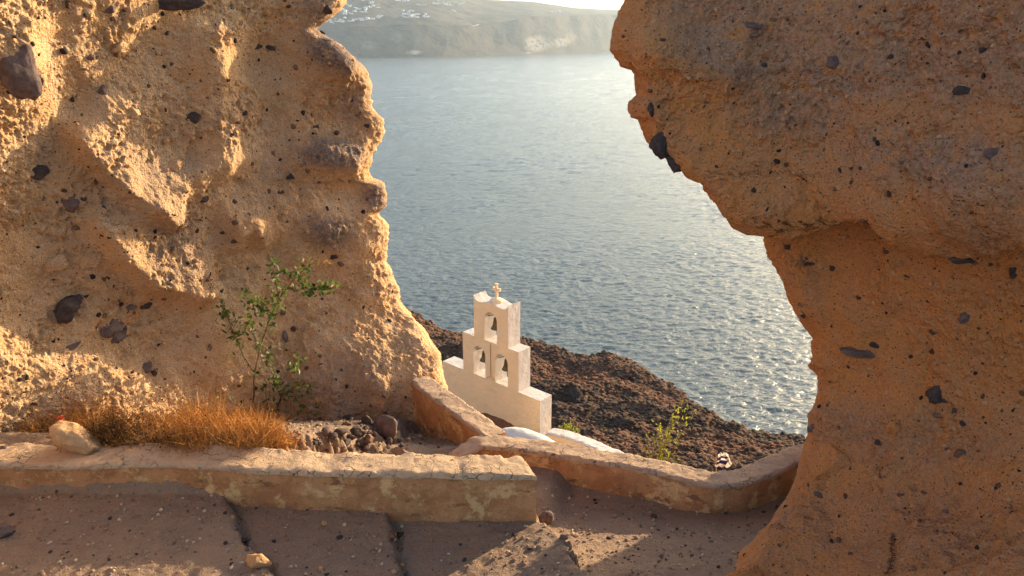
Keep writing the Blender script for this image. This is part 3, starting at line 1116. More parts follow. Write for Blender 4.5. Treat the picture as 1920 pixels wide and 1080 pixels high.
# loose gravel
def make_gravel():
    rs = np.random.RandomState(8)
    protos = [stone_verts(1, 90 + k, .5, .2) for k in range(10)]
    vs, fs, tone, off = [], [], [], 0
    n = 10000
    X = rs.uniform(-4.2, 3.2, n)
    Y = 4.2 + 4.2 * rs.rand(n) ** 1.2
    Z = ground_z(X[None], Y[None])[0]
    dens = fbm(np.stack([X, Y, X * 0], -1), .5, 3, .5, 12)
    for k in range(n):
        if dens[k] < -.12 + .3 * rs.rand() - .25 or Z[k] < -4.8:
            continue
        r_ = .005 + .017 * rs.rand() ** 4
        if Y[k] > 5.6:
            r_ *= 1.15
        V, Fc = protos[rs.randint(10)]
        a = rs.uniform(0, 6.28)
        c, s = math.cos(a), math.sin(a)
        V = (V * np.array([1, rs.uniform(.6, 1), rs.uniform(.5, .8)])) @ np.array([[c, s, 0], [-s, c, 0], [0, 0, 1]])
        vs.append(V * r_ + np.array([X[k], Y[k], Z[k] + r_ * .25]))
        fs.append(Fc + off)
        off += len(V)
        tone += [rs.rand()] * len(V)
    t = NT("gravel")
    a = t.attr("tone")
    c = t.mix(t.ramp(a, .05, .3), (.06, .045, .04), (.28, .19, .13))
    c = t.mix(t.ramp(a, .6, .98), c, (.55, .43, .31))
    m = t.out(c, .92, t.bump(t.noise(50, 3, .7), .01, .6), .2)
    o = link("gravel", npmesh("gravel", np.concatenate(vs), [np.concatenate(fs)], True, {"tone": np.array(tone)}), m)
    tag(o, "fine loose gravel scattered over the trodden earth of the stair and path", "gravel", None, "stuff")


make_gravel()

# dirt terrace below the belfry
def make_terrace():
    X, Y = np.meshgrid(np.linspace(-9, 1.35, 90), np.linspace(9.3, 19, 90))
    P3 = np.stack([X, Y, X * 0], -1)
    Z = -9.02 + .25 * fbm(P3, 1.6, 4, .5, 15) + 1.9 * smooth(11.5, 9.3, Y) - 3.5 * smooth(17.6, 19, Y - .9 * (X + 1.8) * -1 * 0)
    t = NT("red_dirt")
    c = t.mix(t.ramp(t.noise(1.3, 5, .65), .36, .64), (.24, .12, .075), (.17, .09, .06))
    c = t.mix(t.ramp(t.noise(12, 4, .7), .5, .75), c, (.30, .18, .12))
    m = t.out(c, .95, t.bump(t.noise(10, 5, .7), .05, .9), .1)
    Z = Z - 4 * smooth(.2, .5, X - (.654 - (Y - 15.5) * 1.104))
    P = np.stack([X, Y, Z], -1)
    o = link("terrace", npmesh("terrace", P, [grid_faces(*X.shape, True)]), m)
    tag(o, kind="structure")


make_terrace()


# ------------------------------------------------------------------ low walls
def mat_plaster(name):
    t = NT(name)
    n = t.ramp(t.noise(2.6, 6, .7), .42, .56)
    c = t.mix(n, (.54, .285, .135), (.42, .205, .095))
    n2 = t.ramp(t.noise(3.6, 7, .72), .50, .60)
    c = t.mix(n2, c, (.70, .45, .22))
    c = t.mix(t.ramp(t.noise(3.7, 5, .7, t.mapping((1, 1, 2.2))), .57, .64), c, (.28, .15, .08))
    c = t.mix(t.math('MULTIPLY', t.ramp(t.noise(45, 4, .7), .5, .75), .4), c, (.12, .07, .04))
    h = t.math('ADD', t.math('MULTIPLY', n2, .5), t.math('ADD', t.noise(14, 5, .65), t.math('MULTIPLY', t.noise(70, 3, .7), .3)))
    return t.out(c, .93, t.bump(h, .014, .9), .12)


def mat_coping(name, c1, c2):
    t = NT(name)
    c = t.mix(t.ramp(t.noise(3.5, 5, .65), .38, .62), c1, c2)
    c = t.mix(t.math('MULTIPLY', t.ramp(t.noise(26, 5, .72), .5, .72), .55), c, tuple(x * .5 for x in c1))
    w = t.n.new("ShaderNodeVectorMath")
    w.operation = 'ADD'
    nn = t.n.new("ShaderNodeTexNoise")
    nn.inputs["Scale"].default_value = 6
    sc = t.n.new("ShaderNodeVectorMath")
    sc.operation = 'SCALE'
    sc.inputs[3].default_value = .18
    t.link(t.co, nn.inputs[0])
    t.link(nn.outputs["Color"], sc.inputs[0])
    t.link(t.co, w.inputs[0])
    t.link(sc.outputs[0], w.inputs[1])
    cr = t.voro(10, 'DISTANCE_TO_EDGE', w.outputs[0])
    crm = t.math('MULTIPLY', t.ramp(cr, .03, .006), t.ramp(t.noise(4.0, 4, .65), .46, .6))
    c = t.mix(t.math('MULTIPLY', crm, .85), c, (.09, .06, .045))
    h = t.math('SUBTRACT', t.math('ADD', t.noise(16, 6, .7), t.math('MULTIPLY', t.noise(60, 4, .7), .5)), t.math('MULTIPLY', crm, .8))
    return t.out(c, .93, t.bump(h, .016, 1.0), .12)


M_PLAST = mat_plaster("stained_ochre_plaster")
M_COPE1 = mat_coping("pale_cracked_mortar", (.62, .46, .31), (.54, .39, .26))
M_COPE2 = mat_coping("grey_weathered_mortar", (.54, .39, .27), (.44, .32, .235))


def poly_resample(pts, step):
    pts = np.array(pts, float)
    seg = np.linalg.norm(np.diff(pts, axis=0), axis=1)
    acc = np.concatenate([[0], np.cumsum(seg)])
    n = max(4, int(acc[-1] / step))
    s = np.linspace(0, acc[-1], n)
    out = np.stack([np.interp(s, acc, pts[:, k]) for k in range(pts.shape[1])], -1)
    # soften corners
    for _ in range(int(.12 / step)):
        out[1:-1] = .25 * out[:-2] + .5 * out[1:-1] + .25 * out[2:]
    return out, s


def sweep_wall(name, pts, width, mats, label, seed, coping=.045, depth=1.0, amp=.012, round_=.03, wfun=None, topfun=None, skew=0.0):
    """pts: centre line x, y, top z.  Parts: wall_face and coping"""
    root = empty(name, (pts[len(pts) // 2][0], pts[len(pts) // 2][1], pts[len(pts) // 2][2] - .4), label, "wall")
    C, s = poly_resample(pts, .02)
    t = np.gradient(C[:, :2], axis=0)
    t /= np.linalg.norm(t, axis=1)[:, None]
    nrm = np.stack([t[:, 1], -t[:, 0]], 1)
    n = len(C)
    W = np.full(n, width) if wfun is None else width * wfun(s / s[-1])
    en = np.clip(np.minimum(s, s[-1] - s) / .05, 0, 1)
    W = W * (.985 + .015 * np.sqrt(1 - (1 - en) ** 2))
    top = C[:, 2] - .012 * (1 - en) + .02 * fbm(np.stack([s, s * 0, s * 0 + seed], -1), .6, 4, .55, seed)

    def prof(z0, z1, ov, rnd):
        """closed section from z0 (low) to z1 (high), both below the top line"""
        h = z1 - z0
        k = max(3, int(h / .02))
        side = [(1, z0 + (h - rnd) * i / k) for i in range(k + 1)]
        arc = [(1, z1 - rnd + rnd * math.sin(a), rnd * (1 - math.cos(a))) for a in np.linspace(0, math.pi / 2, 6)[1:]]
        m = 10
        return side, arc, m
    sk = skew * smooth(s[-1] - .7, s[-1], s)
    for part, z0, z1, ov, mat, rnd in (("wall_face", -depth, -coping, -.004, mats[0], .004), ("coping", -coping - .006, 0.0, .006, mats[1], min(round_, coping * .9))):
        side, arc, m = prof(z0, z1, ov, rnd)
        sec = [(1, z, 0) for _, z in side] + [(1, z, i) for _, z, i in arc]
        rt = [(sgn, z, i) for sgn, z, i in sec]
        flat = [(f, z1, None) for f in np.linspace(1, -1, m + 2)[1:-1]]
        lf = [(-1, z, i) for _, z, i in sec][::-1]
        prof_all = rt + flat + lf
        cols = []
        for sgn, z, ins in prof_all:
            if ins is None:
                off = sgn * (W / 2 + ov - rnd)
            else:
                off = sgn * (W / 2 + ov - ins)
            x = C[:, 0] + nrm[:, 0] * off - t[:, 0] * sk * (W / 2 - off)
            y = C[:, 1] + nrm[:, 1] * off - t[:, 1] * sk * (W / 2 - off)
            zz = top + z
            if topfun is not None:
                zz = zz
            cols.append(np.stack([x, y, zz], -1))
        G = np.stack(cols, 1)
        Nn = vgrid_normals(G)
        cen = np.stack([C[:, 0], C[:, 1], top + (z0 + z1) / 2], -1)[:, None]
        Nn = np.where((Nn * (G - cen)).sum(-1, keepdims=True) < 0, -Nn, Nn)
        dsp = amp * 1.6 * fbm(G, .35, 4, .55, seed + 2) + amp * .6 * fbm(G, .05, 3, .6, seed + 3)
        if part == "coping":
            edge = np.array([1.0 if (i is not None and abs(z) < coping * .98) else .35 for _, z, i in prof_all])
            dsp = dsp * (.6 + .7 * edge)[None] - .012 * np.clip(fbm(G, .12, 3, .6, seed + 5) - .12, 0, 1) * 4 * edge[None]
        G = G + Nn * dsp[..., None]
        nr, nc = G.shape[:2]
        f = grid_faces(nr, nc)
        V = G.reshape(-1, 3)
        caps = [np.array([[*(range(nc))]]), np.array([[*((nr - 1) * nc + np.arange(nc))]])[:, ::-1]]
        me = npmesh(part, V, [f] + caps, True)
        bm_fix(me, 3)
        link(part, me, mat, root)
    return root


def bm_fix(me, sharp_n=0):
    import bmesh
    bm = bmesh.new()
    bm.from_mesh(me)
    if sharp_n:
        for f in bm.faces:
            if len(f.verts) > 4:
                f.smooth = False
                for e in f.edges:
                    e.smooth = False
    bmesh.ops.recalc_face_normals(bm, faces=bm.faces)
    bm.to_mesh(me)
    bm.free()


STEP_TOP = -3.48
a0, a1 = at_z(-420, 866, STEP_TOP), at_z(1009, 897, STEP_TOP)
pl = []
for (u, v) in ((-420, 868), (-60, 870), (200, 870), (320, 867), (480, 880), (640, 885), (732, 887), (860, 889.5), (1007, 889.5)):
    p = at_z(u, v, STEP_TOP)
    pl.append((p[0], p[1] + .16, STEP_TOP))
sweep_wall("low_wall", pl, .32, (M_PLAST, M_COPE1), "low ochre plastered stair wall across the foreground with pale cracked top", 301, .04, .75, .014, skew=.42)
p2 = [(-.92, 6.84, -4.46), (-.62, 7.02, -4.30), (-.36, 7.16, -4.2)] + [(x, y, -4.2) for x, y in PAR2[2:]] + [(PAR2[-1][0] + .6, PAR2[-1][1] + .15, -4.17)]
sweep_wall("curved_wall", p2, .25, (M_PLAST, M_COPE2), "curved ochre parapet wall along the path, running into the right rock", 311, .035, .9, .012, .03,
           lambda q: .35 + .65 * smooth(0.0, .14, q))
p3 = [(x, y, -4.2) for x, y in PAR3]
sweep_wall("stair_wall", p3, .26, (M_PLAST, M_COPE2), "short straight parapet between the left rock and the curved wall, below the belfry", 321, .035, .9, .012, .03)

# ------------------------------------------------------------------ belfry
B_L = np.array([-1.7997407, 17.72250097, -8.07250265])
B_D = np.array([0.74118646, -0.67129922, 0.0])
B_N = np.array([-0.67129922, -0.74118646, 0.0])     # out of the front


def BM(s, q, z):
    """belfry local: s along the front, q depth behind the front, z above the lower step"""
    s, q, z = np.broadcast_arrays(np.asarray(s, float), np.asarray(q, float), np.asarray(z, float))
    return B_L + B_D * s[..., None] - B_N * q[..., None] + np.array([0, 0, 1.0]) * z[..., None]


def mat_wash(name, c, stain):
    t = NT(name)
    col = t.mix(t.ramp(t.noise(1.8, 5, .6), .35, .65), c, tuple(x * .93 for x in c))
    st = t.ramp(t.noise(7, 6, .75, t.mapping((1, 1, .35))), .53, .74)
    col = t.mix(t.math('MULTIPLY', st, .5), col, stain)
    h = t.math('ADD', t.noise(6, 4, .55), t.math('MULTIPLY', t.noise(40, 4, .6), .25))
    return t.out(col, .85, t.bump(h, .04, .8), .2)


M_BOUNCE_WASH = mat_wash("limewash_warm_bounce", (.95, .73, .45), (.84, .61, .36))  # white limewash with warm bounce light from the rock painted into its colour
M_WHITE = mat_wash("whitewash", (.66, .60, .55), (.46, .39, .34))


def make_belfry():
    import bmesh
    T = .42
    root = empty("belfry", tuple(BM(1.65, .2, -1.2)), "cream and white stepped church belfry with three bells and a cross, above the sea", "belfry")
    H = .03

    def top_curve():
        pts = []
        for s in np.linspace(0, 1, 29):
            horn = .14 * (np.exp(-(s / .05)) + np.exp(-((1 - s) / .05)))
            swell = .075 * math.exp(-((s - .5) / .20) ** 2)
            pts.append((1.175 + 1.135 * s, 1.965 + horn + swell))
        return pts
    outer = [(0, -1.25), (3.31, -1.25), (3.31, 0), (2.635, 0), (2.635, 1.03), (2.31, 1.03)] + top_curve()[::-1] + [(1.175, 1.03), (.768, 1.03), (.768, 0), (0, 0)]

    def arch(s0, s1, z0, z1):
        r_ = (s1 - s0) / 2
        c = (s0 + s1) / 2
        return [(s0, z0)] + [(s1, z0)] + [(c + r_ * math.cos(a), z1 - r_ + r_ * math.sin(a)) for a in np.linspace(0, math.pi, 15)]
    holes = [arch(1.53, 1.945, 1.03, 1.79), arch(1.13, 1.545, .01, .80), arch(1.88, 2.292, .01, .80)]
    # triangulate front with holes
    from mathutils.geometry import tessellate_polygon
    loops = [outer] + holes
    flat = [p for l in loops for p in l]
    tris = tessellate_polygon([[Vector((x, z, 0)) for x, z in l] for l in loops])
    n = len(flat)
    fa = np.array(flat)
    # front plane (warm bounce light in its colour)
    rs = np.random.RandomState(3)
    Vf = BM(fa[:, 0], 0 * fa[:, 0], fa[:, 1])
    Vb = BM(fa[:, 0], 0 * fa[:, 0] + T, fa[:, 1])
    V = np.concatenate([Vf, Vb])
    F_, mi = [], []
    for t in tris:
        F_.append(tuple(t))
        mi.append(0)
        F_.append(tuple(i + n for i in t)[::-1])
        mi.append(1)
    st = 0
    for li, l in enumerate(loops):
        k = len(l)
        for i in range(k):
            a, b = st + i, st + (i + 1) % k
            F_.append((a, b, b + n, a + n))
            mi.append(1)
        st += k
    me = bpy.data.meshes.new("belfry_wall")
    me.from_pydata([tuple(p) for p in V], [], F_)
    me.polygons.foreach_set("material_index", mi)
    me.validate()
    bm_fix(me)
    o = link("belfry_wall", me, [M_BOUNCE_WASH, M_WHITE], root)
    # roof saddle between the horns sits in the outline already; small plinth and cross
    cx = BM(1.742, .21, 0)
    ang = math.atan2(B_D[1], B_D[0])
    M = Matrix.Translation(Vector(BM(1.742, .21, 2.03))) @ Matrix.Rotation(ang, 4, 'Z')
    m = MB()
    m.lathe([(.17, -.02), (.16, .03), (.11, .055), (.06, .075)], 16, M)
    pl_ = m.build("plinth", M_BOUNCE_WASH, root, True)
    m = MB()
    m.box((0, 0, .24), (.062, .06, .36), M)
    m.box((0, 0, .29), (.20, .056, .062), M)
    for dx, dz in ((-.10, .29), (.10, .29), (0, .42)):
        m.box((dx, 0, dz), (.086 if dx == 0 else .035, .066, .035 if dx == 0 else .086), M)
    c_ = m.build("cross", M_BOUNCE_WASH, root)
    bv = c_.modifiers.new("bevel", 'BEVEL')
    bv.width = .008
    bv.segments = 2
    # seam cord down the front
    m = MB()
    m.tube([BM(1.735, -.006, 1.0), BM(1.733, -.008, .6), BM(1.736, -.006, .13)], .008, 6)
    m.tube([BM(1.735, -.006, .135), BM(1.64, -.006, .06), BM(1.56, -.006, .03)], .006, 6)
    m.tube([BM(1.735, -.006, .135), BM(1.80, -.006, .09), BM(1.87, -.006, .04)], .006, 6)
    m.build("cord", mat_plain("old_cord", (.42, .30, .18)), root)
    # bells
    mbell = mat_plain("bronze", (.16, .12, .05), .45, .5, .4, 14, .7)
    mwood = mat_plain("dark_wood", (.06, .035, .022), .8)
    prof = [(.012, .0), (.05, -.004), (.062, -.02), (.068, -.06), (.074, -.11), (.085, -.165), (.102, -.21), (.125, -.245), (.132, -.262), (.128, -.268), (.115, -.262), (.09, -.2), (.06, -.06)]
    for (s, zt, k) in ((1.74, 1.70, 1.05), (1.338, .72, .98), (2.087, .72, 1.0)):
        Mb = Matrix.Translation(Vector(BM(s, .20, zt - .10))) @ Matrix.Scale(k, 4)
        m = MB()
        m.lathe(prof, 24, Mb)
        b = m.build("bell", mbell, root, True)
        m = MB()
        m.tube([BM(s, .20, zt - .11), BM(s, .20, zt - .02)], .022, 8)
        m.tube([BM(s, .20, zt - .05), BM(s, .12, zt - .10)], .008, 6)
        m.build("yoke", mwood, b)
        m = MB()
        m.tube([BM(s - .215, .20, zt), BM(s + .215, .20, zt - .003)], .014, 8)
        m.tube([BM(s - .02, -.06, zt + .02), BM(s, .24, zt - .02)], .010, 6)
        m.build("crossbar", mwood, b)
        m = MB()
        m.tube([BM(s, .20, zt - .18), BM(s, .20, zt - .40)], [.008, .012], 6)
        Mc = Matrix.Translation(Vector(BM(s, .20, zt - .40)))
        m.lathe([(.004, -.03), (.022, -.015), (.022, .01), (.006, .03)], 10, Mc)
        m.build("clapper", mbell, b, True)
    # light weathering of the outline: bevel
    bv = o.modifiers.new("bevel", 'BEVEL')
    bv.width = .018
    bv.segments = 2
    bv.limit_method = 'ANGLE'
    bv.angle_limit = R(50)
    return root


make_belfry()


def make_church_bits():
    # white vault end near the belfry's right foot
    root = empty("church_roof", tuple(at_y(990, 830, 13.2)), "white rounded church roof showing between the belfry foot and the parapet", "roof")
    n, k = 36, 26
    rows = []
    for i in range(n):
        f = i / (n - 1)
        u = 925 + (1046 - 925) * f
        vtop = np.interp(u, [925, 945, 965, 985, 1010, 1030, 1046], [822, 813, 811, 814, 823, 832, 842])
        top = at_y(u, vtop, 14.4 - 1.5 * f)
        row = []
        for j in range(k):
            a = j / (k - 1)
            ang = math.pi * (.06 + .94 * a) - math.pi * .03
            row.append(top + np.array([.0 - .25 * (1 - math.sin(ang)) * 0, -.85 * math.cos(ang) * -1 * 1.0, .75 * (math.sin(ang) - 1)]))
        rows.append(row)
    G = np.array(rows)
    G += .012 * fbm(G, .4, 3, .5, 55)[..., None]
    me = npmesh("vault", G, [grid_faces(n, k)])
    bm_fix(me)
    link("vault", me, M_WHITE, root)
    # low white parapet running down to the right behind the belfry
    pts = []
    for (u, v, Y) in ((1030, 806, 15.2), (1062, 812, 14.9), (1090, 822, 14.5), (1120, 834, 14.0), (1150, 847, 13.5), (1175, 862, 13.1), (1200, 880, 12.8)):
        p = at_y(u, v, Y)
        pts.append((p[0], p[1], p[2]))
    sweep_wall("white_parapet", pts, .30, (M_BOUNCE_WASH, M_WHITE), "low cream parapet with white top curving down to the right behind the belfry", 331, .05, .9, .006, .03)


make_church_bits()


# ------------------------------------------------------------------ loose stones
def loose_stone(name, x, y, size, mat, label, seed, group=None, rot=0, sub=3, sink=.3, z=None, ang=.5):
    V, Fc = stone_verts(sub, seed, ang, .22)
    V = V * np.array(size) / 2
    c, s = math.cos(rot), math.sin(rot)
    V = V @ np.array([[c, s, 0], [-s, c, 0], [0, 0, 1]])
    z = gz(x, y) if z is None else z
    o = link(name, npmesh(name, V, [Fc], True), mat)
    o.location = (x, y, z + size[2] * (.5 - sink))
    tag(o, label, "stone", group)
    return o


def make_stones():
    # the pale boulder on the end of the low wall
    p = at_z(134, 848, -3.46)
    root_mat = M_BOULD
    V, Fc = stone_verts(4, 903, .42, .25)
    V = V * np.array([.205, .13, .125])
    V[:, 2] -= .35 * V[:, 0] * .9
    o = link("boulder", npmesh("boulder", V, [Fc], True), root_mat)
    o.location = (p[0], p[1] + .1, -3.46 + .085)
    tag(o, "pale rounded boulder lying on the left end of the low wall", "stone")
    rs = np.random.RandomState(17)
    # rubble in the pocket
    big = [(722, 806, .34, .16, .34, PU), (720, 772, .26, .2, .30, PU), (668, 803, .16, .12, .11, D), (688, 783, .13, .1, .14, D)]
    labs = ["largest grey slab of rock leaning in the corner below the short parapet", "upright brown grey block standing behind the largest slab in the corner",
            "rounded dark stone left of the largest grey slab in the rubble", "dark stone just above left of the largest slab in the rubble"]
    for k, (u, v, a, b, c, m) in enumerate(big):
        pp = ground_hit(u, v + 12)
        loose_stone("rubble_stone", pp[0], pp[1], (a, b, c), m, labs[k], 820 + k, None, rs.uniform(-.4, .4), 3, .25)
    for k in range(64):
        u, v = rs.normal(675, 44), rs.uniform(768, 852)
        if u > 735:
            u -= 60
        pp = ground_hit(u, v)
        s = .035 + .09 * rs.rand() ** 2
        loose_stone("rubble_stone", pp[0], pp[1], (s * rs.uniform(.9, 1.5), s, s * rs.uniform(.6, 1)), (D, PU, D, D, M_BROWN)[rs.randint(5)],
                    "small stone in the dark rubble heap between the left rock and the low wall", 840 + k, "small stones of the rubble heap", rs.uniform(0, 3), 2)
    for k, (u, v, s) in enumerate(((765, 825, .06), (775, 822, .05), (788, 820, .05), (796, 818, .05), (805, 819, .055), (748, 828, .07), (752, 838, .06), (822, 822, .04), (838, 824, .045))):
        pp = ground_hit(u, v)
        loose_stone("pebble", pp[0], pp[1], (s, s * .8, s * .7), (TA, TA, TA, TA, TA, D, D, D, D)[k], "small pebble lying along the foot of the short parapet", 890 + k, "pebbles below the short parapet", 0, 2)
    # stones at the broken end of the low wall
    for k, (u, v, a, b, c, m, lab) in enumerate((
            (1026, 974, .17, .14, .15, PU, "brown grey stone at the broken end of the low wall"),
            (985, 962, .09, .08, .07, D, "dark stone wedged under the right end of the low wall"),
            (1000, 965, .06, .06, .06, TA, "small tan stone between the two dark stones at the low wall end"),
            (487, 1052, .22, .16, .14, TA, "sunlit tan stone on the tread edge at the bottom of the picture"),
            (638, 1005, .055, .05, .04, D, "black stone lying alone on the middle tread"),
            (602, 1063, .05, .045, .04, TA, "orange pebble near the bottom edge of the middle tread"),
            (455, 1012, .07, .06, .05, D, "dark stone sunk in the gap between the treads"),
            (8, 998, .16, .13, .13, PU, "brown stone at the left edge of the trodden earth"),
            (8, 838, .12, .12, .1, PU, "dark stone on the wall ledge at the far left edge"),
            (50, 835, .12, .09, .06, PU, "dark stone just left of the pale boulder"),
            (608, 978, .05, .05, .045, TA, "pale pebble against the foot of the low wall, beside the tread gap"),
            (1225, 965, .07, .06, .05, D, "dark stone on the path below the curved wall"),
            (1240, 1040, .05, .05, .04, PU, "brown stone in the middle of the gravel path"))):
        zz = -3.86 if v > 940 else -3.5
        if u > 1100:
            zz = -4.4
        pp = ground_hit(u, v + 6) if v > 940 else at_z(u, v + 6, zz)
        loose_stone("loose_stone", pp[0], pp[1], (a, b, c), m, lab, 930 + k, None, rs.uniform(-.5, .5), 4 if a > .1 else 3, .3)
    # crumbling edge of the lit tread
    for k in range(26):
        f = rs.rand()
        y = 4.3 + 1.05 * f
        x = float(np.interp(y, E23[::-1, 1], E23[::-1, 0])) + rs.uniform(-.03, .09)
        s = .03 + .07 * rs.rand() ** 2
        loose_stone("edge_stone", x, y, (s * 1.2, s, s * .8), (TA, PU, TA)[k % 3], "small stone of the crumbling edge between the lit tread and the path", 960 + k, "stones of the crumbling tread edge", rs.uniform(0, 3), 2)

    for E, lab in ((E01, "small stone lodged along the left worn tread edge"), (E12, "small stone lodged along the middle worn tread edge")):
        for k in range(22):
            y = rs.uniform(4.35, 5.25)
            x = float(np.interp(y, E[::-1, 1], E[::-1, 0])) + rs.normal() * .035 + .02
            sz = .018 + .055 * rs.rand() ** 2.5
            loose_stone("edge_stone", x, y, (sz * 1.3, sz, sz * .8), (TA, PU, M_BROWN, D)[k % 4], lab, 1000 + k, "stones along the " + lab.split("the ")[1], rs.uniform(0, 3), 2)


make_stones()


# ------------------------------------------------------------------ plants
def mat_leaf(name, c1, c2, trans):
    t = NT(name)
    a = t.attr("tone")
    col = t.mix(a, c1, c2)
    m = t.out(col, .55, None, .35)
    tr = t.n.new("ShaderNodeBsdfTranslucent")
    t.link(t.mix(.5, col, tuple(min(1, x * 1.8) for x in c2)), tr.inputs[0])
    ms = t.n.new("ShaderNodeMixShader")
    ms.inputs[0].default_value = trans
    t.link(t.b.outputs[0], ms.inputs[1])
    t.link(tr.outputs[0], ms.inputs[2])
    t.link(ms.outputs[0], t.n["Material Output"].inputs[0])
    return m


class Leaves:
    def __init__(self, seed):
        self.v, self.f, self.t, self.n = [], [], [], 0
        self.rs = np.random.RandomState(seed)

    def leaf(self, p, d, L, W, tone):
        rs = self.rs
        d = np.array(d, float)
        d /= np.linalg.norm(d)
        s = np.cross(d, rs.normal(size=3))
        s /= np.linalg.norm(s)
        b = np.cross(d, s)
        prof = [(0, 0, 0), (.25, .8, .06), (.55, 1, .10), (.8, .6, .06), (1, 0, -.02)]
        V = [np.array(p)]
        for a, w, c in prof[1:-1]:
            m = np.array(p) + d * L * a + b * L * c
            V += [m + s * W * w / 2 + b * W * .15, m - b * W * .06, m - s * W * w / 2 + b * W * .15]
        V.append(np.array(p) + d * L)
        n = self.n
        self.f += [(n, n + 2, n + 1), (n, n + 3, n + 2)]
        for k in (0, 3):
            a = n + 1 + k
            self.f += [(a, a + 1, a + 4), (a, a + 4, a + 3), (a + 1, a + 2, a + 5), (a + 1, a + 5, a + 4)]
        e = n + 10
        self.f += [(n + 7, n + 8, e), (n + 8, n + 9, e)]
        self.v += V
        self.t += [tone] * len(V)
        self.n += len(V)

    def build(self, name, mat, parent):
        return link(name, npmesh(name, np.array(self.v), [np.array(self.f)], True, {"tone": np.array(self.t)}), mat, parent)


M_STEM = mat_plain("brown_stem", (.16, .085, .045), .8)
M_LEAF_D = mat_leaf("green_leaf", (.035, .075, .020), (.11, .16, .035), .35)
M_LEAF_Y = mat_leaf("yellow_green_leaf", (.07, .12, .02), (.22, .22, .035), .45)
M_FLOWER = mat_plain("yellow_petal", (.70, .38, .03), .7)
M_POPPY = mat_plain("red_petal", (.75, .04, .015), .6)


def make_shrub():
    """leafy plant in front of the left rock"""
    rs = np.random.RandomState(23)
    base = surf("rock_wall", 477, 800)[0]
    yb = base[1] - .22

    def W(u, v, dy=0):
        p, n = surf("rock_wall", u, v)
        return at_y(u, v, min(p[1] - .10, yb + .35) + dy)
    root = empty("leafy_shrub", tuple(at_y(477, 808, yb)), "tall leafy green shrub with a few yellow flowers growing against the rock wall", "shrub")
    m = MB()
    branches = [
        [(475, 815), (475, 780), (477, 700), (488, 650), (505, 600), (522, 562), (550, 525), (570, 505), (592, 490)],
        [(522, 562), (518, 530), (512, 505), (508, 480)],
        [(510, 590), (490, 570), (470, 562), (460, 558)],
        [(477, 700), (455, 665), (440, 630), (430, 612)],
        [(440, 630), (425, 590), (412, 560)],
        [(488, 650), (470, 620), (462, 605), (450, 600)],
        [(510, 810), (515, 780), (527, 745), (545, 728), (570, 725), (592, 735)],
        [(527, 745), (515, 720), (512, 690), (505, 660)],
        [(545, 728), (560, 755), (580, 768), (592, 770)],
        [(472, 790), (450, 765), (420, 745), (395, 735)],
        [(560, 535), (585, 545), (610, 540), (622, 532)],
        [(545, 690), (555, 680), (560, 675)],
        [(500, 800), (505, 770), (498, 740), (500, 715)],
    ]
    nodes = []
    for bi, b in enumerate(branches):
        pts = [W(u, v, -.03 * (bi % 3)) for u, v in b]
        r0 = .012 if bi == 0 else .006
        m.tube(pts, list(np.linspace(r0, .0025, len(pts))), 6)
        for i in range(len(pts) - 1):
            for f in np.linspace(0, 1, 4)[:-1]:
                nodes.append((pts[i] * (1 - f) + pts[i + 1] * f, pts[i + 1] - pts[i], bi, i / len(pts)))
    m.build("stem", M_STEM, root, True)
    L = Leaves(5)
    dens = {0: 5, 1: 3, 2: 4, 3: 2, 4: 4, 5: 4, 6: 2, 7: 2.5, 8: 2.2, 9: .6, 10: 8, 11: 2, 12: 1.6}
    for p, d, bi, f in nodes:
        if bi == 0 and f < .25:
            continue
        k = rs.poisson(dens[bi] * 1.5)
        for _ in range(k):
            q = p + rs.normal(size=3) * np.array([.05, .04, .05])
            L.leaf(q, d / np.linalg.norm(d) * .4 + rs.normal(size=3) * .7, rs.uniform(.055, .095), rs.uniform(.026, .044), np.clip(rs.normal(.4, .3), 0, 1))
    L.build("foliage", M_LEAF_D, root)
    m = MB()
    for (u, v) in ((612, 489), (617, 493), (607, 492), (622, 535), (619, 536), (592, 540), (508, 716), (593, 748), (596, 752)):
        p = W(u, v, -.04)
        for k in range(5):
            a = k * 1.256 + rs.rand()
            m.lathe([(.002, -.003), (.009, 0), (.002, .003)], 6, Matrix.Translation(Vector(p + .011 * np.array([math.cos(a), rs.uniform(-.5, .5), math.sin(a)]))))
    m.build("flowers", M_FLOWER, root, True)


make_shrub()


